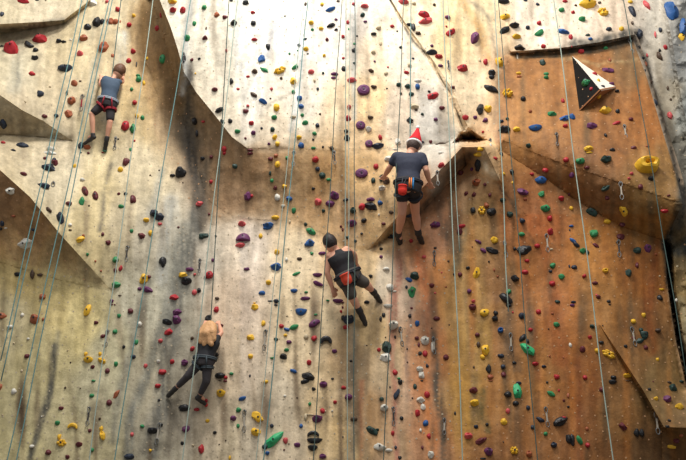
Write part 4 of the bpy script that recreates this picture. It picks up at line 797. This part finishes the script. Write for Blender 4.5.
# ------------------------------------------------------------------ ropes
rope_green = mat('rope_teal', (92, 128, 126), .8, .4, 300, .2); rope_pale = mat('rope_pale', (150, 164, 152), .8, .4, 300, .1); rope_dark = mat('rope_dark', (66, 84, 78), .8, .4, 300, .1)
ROPES = [
 (81, 5, 1, 359, 0, 'teal rope left of its twin, crossing the cream wall past two slate holds'),
 (86, 8, 1, 379, 0, 'teal rope right of its twin, running through the slate holds on the cream wall'),
 (109, 0, 7, 460, 0, 'teal rope running behind the blue T-shirt climber down past the overhang tip'),
 (112, 0, 16, 460, 0, 'teal rope beside its twin, hanging next to the blue T-shirt climber'),
 (153, 0, 89, 460, 1, 'pale rope in front of the shaded valley, ending among the yellow holds'),
 (191, 0, 115, 458, 0, 'teal rope along the edge of the pale shield to the grey streaks'),
 (238, 0, 183, 460, 1, 'pale rope passing in front of the blond climber down the grey wall'),
 (308, 0, 264, 460, 0, 'teal rope down the middle of the pale shield over the long green hold'),
 (304, 0, 256, 460, 1, 'thin pale rope beside the teal one on the beige wall'),
 (343, -20, 313, 460, 2, 'dark rope passing behind the black curved hold on the beige wall'),
 (350, -20, 347, 460, 1, 'pale thin rope beside the purple domed holds'),
 (355, -20, 354, 460, 2, 'dark rope hanging past the black vest climber to the floor'),
 (404, 0, 384, 460, 2, 'dark rope running past the off-white holds under the Santa hat climber'),
 (443, 0, 463, 460, 1, 'pale rope crossing the diagonal groove beside the prow'),
 (448, 0, 459, 250, 1, 'short pale rope twin ending on the rusty wall under the prow'),
 (495, 0, 508, 310, 1, 'pale rope hanging along the edge of the boxed panel'),
 (498, 0, 537, 460, 2, 'dark rope from the panel edge down over the long green hold'),
 (554, 0, 613, 460, 1, 'long pale rope crossing the whole boxed panel and brown wall'),
 (624, 3, 686, 372, 2, 'thin dark rope along the slanted edge of the boxed panel'),
]
def rope(pts, m, label, r=.0075):
    bm = bmesh.new(); o0 = pts[0]
    tube_bm(bm, [p - o0 for p in pts], r, 6)
    o = from_bm('climbing_rope', bm, m); o.location = o0
    return tag(o, label, 'rope', 'top ropes hanging down the wall')
for i, (x0, y0, x1, y1, c, lb) in enumerate(ROPES):
    dd = .98 if x0 > 600 else .92
    A, B = P(x0, y0, dd), P(x1, y1, dd)
    n = 24; pts = []
    up = (A - B).normalized()
    top = A + up * 1.6; bot = B - up * (2.2 if y1 >= 455 else 0.02)
    for k in range(n + 1):
        p = bot.lerp(top, k / n); p.x += .006 * math.sin(k * .9 + i); pts.append(p)
    rope(pts, (rope_green, rope_pale, rope_dark)[c], lb, .0048 if x0 in (304, 350, 448) else (.007 if c != 2 else .0058))

# ------------------------------------------------------------------ quickdraws
steel = mat('polished_alloy', (112, 112, 110), .45, metal=.6); sling_w = mat('sling_white', (160, 152, 138), .8); sling_k = mat('sling_dark', (54, 50, 50), .8); sling_r = mat('sling_red', (150, 44, 52), .8)
QD = [
 (83, 96, 18, 2, 'beside the teal ropes under the blue T-shirt climber'), (116, 138, 13, 1, 'below the feet of the blue T-shirt climber'), (54, 183, 18, 1, 'at the edge of the brown overhang'),
 (184, 54, 12, 1, 'at the edge of the pale shield beside the valley'), (448, 62, 10, 1, 'beside the maroon curved holds near the groove'), (517, 54, 11, 0, 'hanging just under the top edge of the boxed panel'),
 (629, 40, 17, 0, 'in the top corner of the boxed panel'), (624, 126, 14, 0, 'midway on the boxed panel below the knobbly yellow hold'), (556, 134, 14, 1, 'under the half-moon blue hold on the panel'),
 (490, 140, 9, 0, 'at the tip of the prow'), (294, 152, 16, 0, 'on the brown underside beside the green rope'), (334, 152, 14, 1, 'on the underside above the purple holds'),
 (437, 172, 15, 0, 'beside the hand of the Santa hat climber'), (620, 183, 18, 0, 'in the shade band of the boxed panel'), (128, 247, 16, 1, 'beside the green holds on the cream wall'),
 (200, 260, 13, 1, 'above the coral hold on the grey wall'), (434, 252, 15, 1, 'on the rusty wall below the feet of the Santa hat climber'), (504, 242, 16, 1, 'beside the big black hold on the rusty wall'),
 (546, 235, 18, 0, 'below the red hold on the brown wall'), (618, 241, 17, 1, 'below the maroon hold on the brown wall'), (108, 331, 16, 0, 'beside a pale rope above the lower yellow holds'),
 (266, 331, 19, 0, 'beside the four yellow holds on the beige wall'), (400, 328, 18, 0, 'between the off-white holds on the streaked wall'), (433, 338, 16, 0, 'below the off-white hold over the dark streak'),
 (510, 334, 17, 0, 'beside the long green and black holds'), (631, 328, 18, 0, 'beside the forked dark green hold'), (90, 408, 17, 1, 'beside the yellow curved hold on the lower wall'),
 (160, 424, 19, 0, 'beside the black hold on the grey streaks'), (245, 411, 20, 0, 'beside the stacked yellow holds low on the wall'), (393, 408, 17, 1, 'above the small red hold low on the streaked wall'),
 (444, 419, 15, 0, 'low on the dark vertical streak'), (545, 408, 18, 0, 'above the small green hold low on the wall'), (655, 413, 20, 0, 'hanging from the fold in the lower corner'),
]
def ring_pts(cx, cz, w, h, n=14, y=0):
    return [Vector((cx + math.sin(2 * math.pi * k / n) * w / 2 * (1 + .18 * math.cos(2 * math.pi * k / n)), y, cz + math.cos(2 * math.pi * k / n) * h / 2)) for k in range(n + 1)]
for i, (px, py, hp, kind, where) in enumerate(QD):
    loc, n = hit(px, py); k = F / (loc - CAM).dot(FW); L = hp / k / math.cos(PITCH)
    t = empty('quickdraw', loc + Vector((0, -.02, 0)), (0, ((i * 37) % 11 - 5) * .015, ((i * 13) % 7 - 3) * .12))
    cl = L * .30
    bm = bmesh.new(); tube_bm(bm, [Vector((0, .035, 0)), Vector((0, -.01, 0))], .014, 8)
    from_bm('hanger', bm, steel, t, smooth=False)
    for z in (-cl * .45, -L + cl * .5):
        bm = bmesh.new(); tube_bm(bm, ring_pts(0, z, cl * .56, cl, y=-.012), .0052, 6)
        from_bm('carabiner', bm, steel, t)
    bm = bmesh.new(); a, b = -cl * .85, -L + cl * .9
    bmesh.ops.create_cube(bm, size=1, matrix=Matrix.Translation((0, -.012, (a + b) / 2)) @ Matrix.Diagonal((.02, .008, abs(a - b), 1)))
    bmesh.ops.subdivide_edges(bm, edges=[e for e in bm.edges if abs(e.verts[0].co.z - e.verts[1].co.z) > .01], cuts=4)
    for v in bm.verts: v.co.x *= .8 + .4 * abs((v.co.z - (a + b) / 2) / (a - b)) * 2
    from_bm('sling', bm, (sling_w, sling_k, sling_r)[kind], t, smooth=False)
    tag(t, ('white', 'dark', 'red')[kind] + ' sling quickdraw ' + where, 'quickdraw', 'quickdraws left on the wall')

# ------------------------------------------------------------------ climbers
def Q(px, py, off):
    loc, n = hit(px, py)
    return P(px, py, -loc.y + off)
def capsule(bm, a, b, ra, rb, seg=12):
    ax = (b - a); L = ax.length; ax = ax / L if L > 1e-6 else Vector((0, 0, 1))
    u = ax.orthogonal().normalized(); v = ax.cross(u); rings = []
    for t, c, r in [(-1, a, ra), (0, a, ra), (0, b, rb), (1, b, rb)]:
        pass
    prof = [(a - ax * ra * math.cos(q), ra * math.sin(q)) for q in (.35, .8, 1.25)] + [(a.lerp(b, s), ra + (rb - ra) * s) for s in (0, .33, .66, 1)] + [(b + ax * rb * math.cos(q), rb * math.sin(q)) for q in (1.25, .8, .35)]
    for c, r in prof: rings.append([bm.verts.new(c + (u * math.cos(k * 2 * math.pi / seg) + v * math.sin(k * 2 * math.pi / seg)) * r) for k in range(seg)])
    for A, B in zip(rings, rings[1:]):
        for k in range(seg): bm.faces.new((A[k], A[(k + 1) % seg], B[(k + 1) % seg], B[k]))
    bm.faces.new(rings[0][::-1]); bm.faces.new(rings[-1])
def ellipsoid(bm, c, ax, ay, az):             # three half-axis vectors
    g = bmesh.new(); bmesh.ops.create_icosphere(g, subdivisions=3, radius=1)
    for v in g.verts: v.co = c + ax * v.co.x + ay * v.co.y + az * v.co.z
    me = bpy.data.meshes.new('t'); g.to_mesh(me); g.free(); bm.from_mesh(me); bpy.data.meshes.remove(me)
def loft(bm, rings, seg=20):                  # (centre, side vector, front vector)
    R = []
    for c, s, f in rings: R.append([bm.verts.new(c + s * math.cos(k * 2 * math.pi / seg) + f * math.sin(k * 2 * math.pi / seg)) for k in range(seg)])
    for A, B in zip(R, R[1:]):
        for k in range(seg): bm.faces.new((A[k], A[(k + 1) % seg], B[(k + 1) % seg], B[k]))
    bm.faces.new(R[0][::-1]); bm.faces.new(R[-1])
def fuse(name, bm, m, parent, voxel, smooth=3, org=None):
    bmesh.ops.recalc_face_normals(bm, faces=bm.faces)
    me = bpy.data.meshes.new(name); bm.to_mesh(me); bm.free()
    o = bpy.data.objects.new(name, me); COL.objects.link(o)
    r = o.modifiers.new('r', 'REMESH'); r.mode = 'VOXEL'; r.voxel_size = voxel
    if smooth: q = o.modifiers.new('s', 'SMOOTH'); q.iterations = smooth; q.factor = .5
    dg = bpy.context.evaluated_depsgraph_get(); dg.update()
    nm = bpy.data.meshes.new_from_object(o.evaluated_get(dg)); bpy.data.objects.remove(o); bpy.data.meshes.remove(me)
    nm.name = name; nm.transform(Matrix.Translation(-org)); nm.polygons.foreach_set('use_smooth', [True] * len(nm.polygons))
    return link(name, nm, m, parent)
skin_m = mat('skin', (214, 158, 130), .55, .1, 60, .05)
def person(J, s, spec):
    q = {k: Q(*v) for k, v in J.items()}
    org = (q['hipL'] + q['hipR']) / 2
    t = empty('person', org); tag(t, spec['label'], 'person')
    side = (q['shR'] - q['shL']).normalized(); hs = (q['hipR'] - q['hipL']).normalized()
    pel, chest = org, (q['shL'] + q['shR']) / 2
    up = (chest - pel).normalized()
    fwd = side.cross(up).normalized()
    if fwd.y < 0: fwd = -fwd
    W = (q['shR'] - q['shL']).length / 2
    def torso(g, top=True, k0=0.0):
        rr = [(pel - up * .09 * s, .135, .095), (pel, .165, .115), (pel.lerp(chest, .25), .145, .105), (pel.lerp(chest, .45), .138, .1), (pel.lerp(chest, .7), .165, .115), (pel.lerp(chest, .9), .175, .105)]
        if top: rr.append((chest + up * .03 * s, .15, .075))
        out = []
        for i, (c, a, b) in enumerate(rr):
            sd = (hs.lerp(side, i / 6)).normalized(); sc = s
            a2 = a * s if i < 4 else max(a * s, W * .98)
            out.append((c, sd * (a2 + g), fwd * (b * s + g)))
        return out
    # body
    bm = bmesh.new()
    loft(bm, torso(-.004))
    hd = q['head']
    neck0 = chest + up * .03 * s
    capsule(bm, neck0 - up * .04 * s, hd - (hd - neck0).normalized() * .05, .062 * s, .055 * s)
    hu = (spec.get('hup') and Vector(spec['hup']).normalized()) or ((hd - neck0).normalized() + Vector((0, 0, .6))).normalized()
    hf = fwd - hu * fwd.dot(hu); hf = (hf + side * spec.get('turn', 0)).normalized(); hr = hf.cross(hu).normalized()
    k = .9 + .1 * s
    ellipsoid(bm, hd, hr * .078 * k, hf * .098 * k, hu * .115 * k)
    ellipsoid(bm, hd + hf * .02 - hu * .06 * k, hr * .055 * k, hf * .075 * k, hu * .065 * k)      # jaw
    ellipsoid(bm, hd + hf * .102 * k - hu * .02, hr * .013, hf * .022, hu * .024)                 # nose
    for sg in (-1, 1):
        ellipsoid(bm, hd + hr * sg * .08 * k - hf * .005 - hu * .012, hr * .012, hf * .02, hu * .032)   # ears
        ellipsoid(bm, hd + hr * sg * .03 * k + hf * .088 * k + hu * .008, hr * .014, hf * .01, hu * .01)
    ellipsoid(bm, hd + hf * .088 * k - hu * .058 * k, hr * .024, hf * .012, hu * .008)            # lips
    for L in 'LR':
        sh, el, ha = q['sh' + L], q['el' + L], q['ha' + L]
        ellipsoid(bm, sh, side * .055 * s, fwd * .055 * s, up * .055 * s)
        capsule(bm, sh, el, .05 * s, .038 * s)
        capsule(bm, el, el.lerp(ha, .35), .038 * s, .04 * s); capsule(bm, el.lerp(ha, .35), ha, .04 * s, .025 * s)
        dr = (ha - el).normalized(); pn = dr.cross(side if abs(dr.dot(side)) < .8 else up).normalized()
        if pn.y < 0: pn = -pn
        ps = dr.cross(pn).normalized(); tip = ha + dr * .085 * s
        ellipsoid(bm, ha + dr * .045 * s, ps * .04 * s, pn * .016 * s, dr * .055 * s)
        for f, (o_, ln) in enumerate(((-.030, .062), (-.010, .076), (.011, .070), (.031, .054))):
            b0 = ha + dr * .082 * s + ps * o_ * s; d1 = (dr + pn * .45 + ps * o_ * 4).normalized(); b1 = b0 + d1 * ln * .55 * s; b2 = b1 + (dr * .5 + pn).normalized() * ln * .5 * s
            capsule(bm, b0, b1, .0095, .0088, 8); capsule(bm, b1, b2, .0088, .0078, 8)
        ts = 1 if L == 'L' else -1
        if ps.dot(side) * ts < 0: ts = ts
        th = ha + dr * .02 * s + ps * .033 * s * (1 if (ps.dot(side) > 0) == (L == 'L') else -1)
        td = (dr + (th - ha - dr * .02 * s).normalized() * .9 + pn * .2).normalized()
        capsule(bm, th, th + td * .035 * s, .012, .0105, 8); capsule(bm, th + td * .035 * s, th + td * .035 * s + (dr + pn * .5).normalized() * .028 * s, .0105, .009, 8)
        hp, kn, an = q['hip' + L], q['kn' + L], q['an' + L]
        capsule(bm, hp, kn, .082 * s, .056 * s)
        capsule(bm, kn, kn.lerp(an, .35), .054 * s, .058 * s); capsule(bm, kn.lerp(an, .35), an, .058 * s, .036 * s)
        to = q['to' + L]; fd = (to - an).normalized()
        capsule(bm, an, an + fd * .1 * s, .036 * s, .03 * s)
    body = fuse('body', bm, skin_m, t, .0085, 2, org)
    # shoes
    for L in 'LR':
        an, to, kn = q['an' + L], q['to' + L], q['kn' + L]
        leg = (an - kn).normalized(); fd = (to - an).normalized(); fl = max((to - an).length, .2 * s)
        sole = (leg - fd * leg.dot(fd)).normalized(); sdv = fd.cross(sole)
        bm = bmesh.new()
        capsule(bm, an - leg * .01, an + leg * .045 * s, .048 * s, .05 * s)
        ellipsoid(bm, an + leg * .06 * s - fd * .01, sdv * .042 * s, fd * .06 * s, sole * .04 * s)
        ellipsoid(bm, an + leg * .06 * s + fd * fl * .35, sdv * .046 * s, fd * .11 * s, sole * .042 * s)
        ellipsoid(bm, an + leg * .065 * s + fd * fl * .75, sdv * .045 * s, fd * .075 * s, sole * .032 * s)
        sh_ = fuse('shoe', bm, mat('shoe_black', (40, 38, 38), .5, .3, 40, .3), t, .01, 2, org)
        if spec.get('shoe_trim') and L == 'R':
            bm = bmesh.new(); ellipsoid(bm, an + leg * .07 * s + fd * fl * .95 - org, sdv * .046 * s, fd * .03 * s, sole * .034 * s)
            from_bm('toe_cap', bm, mat('trim_' + spec['shoe_trim'][0], spec['shoe_trim'][1]), sh_)
    # shirt
    bm = bmesh.new(); R2 = torso(.014)
    loft(bm, R2[1:] if not spec.get('vest') else R2[1:-1] + [(chest - up * .02 * s, side * (W * .78), fwd * (.1 * s + .014)), (chest + up * .035 * s, side * W * .55, fwd * (.075 * s + .01))])
    if not spec.get('vest'):
        for L in 'LR':
            sh, el, ha = q['sh' + L], q['el' + L], q['ha' + L]
            capsule(bm, chest.lerp(sh, .6), sh, .07 * s, .07 * s); capsule(bm, sh, sh.lerp(el, spec.get('sleeve', .5)), .07 * s, .064 * s)
    sh_ = fuse('vest' if spec.get('vest') else 'shirt', bm, mat(*spec['shirt'], .8, .5, 14, .2), t, .013, 3, org)
    # shorts or leggings
    bm = bmesh.new(); R2 = torso(.022); loft(bm, R2[0:3])
    for L in 'LR':
        hp, kn, an = q['hip' + L], q['kn' + L], q['an' + L]
        e = spec.get('leg', .7)
        capsule(bm, hp, hp.lerp(kn, min(e, 1)), .1 * s, (.082 if e < 1 else .072) * s)
        if e > 1: capsule(bm, kn, kn.lerp(an, e - 1), .07 * s, (.05 + .02 * (2 - e)) * s)
    fuse(spec.get('legname', 'shorts'), bm, mat(*spec['shorts'], .85, .4, 14, .2), t, .013, 3, org)
    # harness: waist belt, leg loops, gear loop
    bm = bmesh.new(); wc = pel.lerp(chest, .14)
    def hoop(c, a, b, r):
        pts = [c + a * math.cos(x * math.pi / 9) + b * math.sin(x * math.pi / 9) - org for x in range(19)]
        for dz in (-.012, .006): tube_bm(bm, [p + up * dz for p in pts], r, 6)
    hoop(wc, hs * (.165 * s + .028), fwd * (.115 * s + .028), .011)
    bl = bm; bm = bmesh.new()
    for L in 'LR':
        hp, kn = q['hip' + L], q['kn' + L]; c = hp.lerp(kn, .3); ax = (kn - hp).normalized(); u = ax.cross(fwd).normalized(); v = ax.cross(u)
        hoop(c, u * (.092 * s + .014), v * (.092 * s + .014), .009)
    tube_bm(bm, [wc - fwd * (.115 * s + .03) + hs * .05 - org, pel - fwd * (.13 * s) - up * .1 * s + hs * .07 - org], .009, 6)
    tube_bm(bm, [wc - fwd * (.115 * s + .03) - hs * .05 - org, pel - fwd * (.13 * s) - up * .1 * s - hs * .07 - org], .009, 6)
    hn = from_bm('harness', bm, mat(*spec['harness'], .7), t)
    o = from_bm('waist_belt', bl, mat(*spec.get('belt', spec['harness']), .7), hn)
    if spec.get('bag'):
        (bx, by), br, bc, bn = spec['bag']
        c = P(bx, by, 0); dpt = -(wc - fwd * (.115 * s + .075)).y; c = P(bx, by, dpt)
        bm = bmesh.new()
        rings = [(c - up * br * 1.0, hs * br * .55, fwd * br * .5), (c - up * br * .8, hs * br * .86, fwd * br * .7), (c, hs * br, fwd * br * .8), (c + up * br * .8, hs * br * .92, fwd * br * .74), (c + up * br * .85, hs * br * 1.0, fwd * br * .82), (c + up * br * 1.05, hs * br * .98, fwd * br * .8), (c + up * br * 1.0, hs * br * .8, fwd * br * .6), (c + up * br * .5, hs * br * .6, fwd * br * .45)]
        loft(bm, [(a - org, b, d) for a, b, d in rings], 16)
        o = from_bm('chalk_bag', bm, mat(bn, bc, .8, .3, 30, .1), t); o['label'] = bn.replace('_', ' ')
        bm = bmesh.new(); tube_bm(bm, [c + up * br - org, wc - fwd * (.115 * s + .03) - org], .006, 6)
        from_bm('cord', bm, mat('cord_dark', (40, 40, 44)), o)
    # hair
    bm = bmesh.new(); hc = mat(*spec['hair'], .6, .8, 40, .5)
    ellipsoid(bm, hd - hf * .018 * k + hu * .02 * k, hr * .09 * k, hf * .098 * k, hu * .112 * k)
    if spec.get('long'):
        for kx, ln, wd in ((-.04, .19, .05), (-.015, .23, .05), (.02, .22, .05), (.045, .18, .05), (.0, .2, .07), (.03, .24, .04)):
            a = hd - hf * .05 + hr * kx * k + hu * .03; b = a - hu * ln * .5 - hf * .045 + hr * kx * .7; c = b - hu * ln * .5 + hr * kx * .4 + hf * .01
            capsule(bm, a, b, .06, wd); capsule(bm, b, c, wd, .032)
    fuse('hair', bm, hc, t, .01, 2, org)
    if spec.get('hat'):
        for gx, gc, gn, gl in ((.09, (30, 110, 160), 'blue', .1), (.04, (214, 120, 50), 'orange', .08), (.065, (214, 120, 50), 'orange', .09)):
            bm = bmesh.new(); a = wc - fwd * (.115 * s + .04) + hs * gx - org; tube_bm(bm, [a, a - up * gl - fwd * .012, a - up * (gl + .05)], .011 if gn == 'blue' else .008, 6)
            o = from_bm('gear_sling', bm, mat('sling_' + gn, gc), hn); o['label'] = gn + ' sling'
        bm = bmesh.new(); cb = hd + hu * .045
        def T(u_, r_): return (cb + hu * u_ + hr * (.0 + .0 * u_) - hf * u_ * .12 + side * -.08 * max(0, u_ - .15) - org, hr * r_, hf * r_)
        loft(bm, [T(.0, .088), T(.04, .09), T(.08, .08), T(.13, .058), T(.18, .038), T(.23, .022), T(.25, .012)], 18)
        hat = from_bm('santa_hat', bm, mat('hat_red', (204, 26, 36), .85, .5, 80, .1), t)
        bm = bmesh.new(); cc = cb - org
        tube_bm(bm, [cc + hr * math.cos(a * math.pi / 12) * .088 + hf * math.sin(a * math.pi / 12) * .095 + hu * 0 for a in range(25)], .022, 8)
        o = from_bm('fur_brim', bm, mat('fur_white', (236, 230, 224), .9, .8, 60, .1), hat); o['label'] = 'white fluffy brim'
        bm = bmesh.new(); tp = T(.26, .01)[0]; ellipsoid(bm, tp, Vector((.027, 0, 0)), Vector((0, .027, 0)), Vector((0, 0, .027)))
        o = from_bm('pompom', bm, mat('fur_white', (0, 0, 0)), hat); o['label'] = 'white pompom'
    return t, wc, fwd

p1, w1, f1 = person(dict(head=(119, 72, .26), shL=(105.5, 79, .28), shR=(116.5, 82, .28), elL=(100.5, 85, .20), haL=(101, 77, .10), elR=(122.5, 82, .16), haR=(123, 75, .06),
    hipL=(104.5, 103, .27), hipR=(111, 104.5, .27), knL=(92, 114, .24), anL=(93, 135, .15), toL=(83, 141, .05), knR=(110, 122, .26), anR=(107, 138, .16), toR=(105.5, 147, .06)),
    .71, dict(label='child climber in blue-grey T-shirt and black shorts gripping holds by the valley', shirt=('shirt_blue_grey', (64, 80, 98)), shorts=('shorts_black', (42, 38, 40)), harness=('harness_red', (150, 30, 44)), belt=('belt_grey', (150, 160, 170)), hair=('hair_brown', (92, 60, 40)), leg=.8, sleeve=.45, shoe_trim=('green', (60, 110, 90)), turn=.1))
p2, w2, f2 = person(dict(head=(413.5, 147, .55), shL=(396.5, 157, .52), shR=(421.5, 157.5, .52), elL=(390, 167, .42), haL=(384.5, 176, .22), elR=(426, 170, .44), haR=(429.5, 182, .28),
    hipL=(402.5, 187, .46), hipR=(413.5, 187, .46), knL=(402, 213, .36), anL=(398.5, 233, .20), toL=(401, 241, .05), knR=(415.5, 213, .36), anR=(418, 231, .20), toR=(421.5, 239, .04)),
    1.0, dict(label='person in navy T-shirt, black shorts and red Santa hat standing on the wall', shirt=('shirt_navy', (46, 50, 66)), shorts=('shorts_black', (0, 0, 0)), harness=('harness_black', (34, 36, 44)), hair=('hair_dark', (60, 44, 36)), leg=.42, sleeve=.5, hat=True, bag=((402.5, 190), .06, (206, 44, 30), 'red_chalk_bag')))
p3, w3, f3 = person(dict(head=(330, 243.5, .50), shL=(329.5, 256, .48), shR=(346.5, 250, .46), elL=(327, 273, .40), haL=(332.5, 288, .30), elR=(354, 254, .30), haR=(356.5, 264, .16),
    hipL=(345.5, 279, .40), hipR=(352, 276, .40), knL=(351.5, 296, .32), anL=(358.5, 309, .18), toL=(363, 319, .06), knR=(365, 283, .34), anR=(372.5, 291, .18), toR=(377, 298, .06)),
    .95, dict(label='dark-haired person in black vest reaching down, with an orange chalk bag', vest=True, shirt=('vest_black', (34, 33, 36)), shorts=('shorts_grey', (74, 68, 62)), harness=('harness_black', (0, 0, 0)), hair=('hair_black', (36, 28, 26)), leg=.9, bag=((346.5, 279), .068, (216, 72, 48), 'orange_chalk_bag'), turn=-.3))
p4, w4, f4 = person(dict(head=(210.5, 331, .30), shL=(204.5, 340, .30), shR=(215, 341, .30), elL=(199.5, 333, .22), haL=(204.5, 324, .10), elR=(221.5, 333, .24), haR=(219, 324, .12),
    hipL=(201, 361, .30), hipR=(207.5, 361.5, .30), knL=(188, 376, .26), anL=(176, 388, .14), toL=(170, 394, .05), knR=(206.5, 381, .26), anR=(199.5, 396, .14), toR=(207, 401, .05)),
    .72, dict(label='blond climber in black top and leggings spread on the grey streaked wall', shirt=('top_black', (34, 34, 38)), shorts=('leggings_charcoal', (58, 54, 56)), harness=('harness_grey', (60, 70, 76)), hair=('hair_blond', (186, 142, 98)), long=True, leg=1.75, legname='leggings', sleeve=.4, shoe_trim=('red', (190, 40, 40)), turn=.2))
# the ropes the climbers are tied into, from the harness up out of sight
def tie(wc, fwd, px, m, lb, bulge=.05):
    a = wc + fwd * .17; b = P(px, 0, .92); up = (b - a).normalized(); b = b + up * 1.6
    pts = [a.lerp(b, (k / 24) ** 1.3) for k in range(25)]
    rope(pts, m, lb, .0068)
tie(w1, f1, 121, rope_green, 'teal rope the child in the blue-grey T-shirt is tied into')
tie(w2, f2, 411, rope_green, 'teal rope the Santa hat climber is tied into')
tie(w3, f3, 346, rope_pale, 'pale rope the black vest climber is tied into')
tie(w4, f4, 229, rope_dark, 'dark rope the blond climber is tied into')
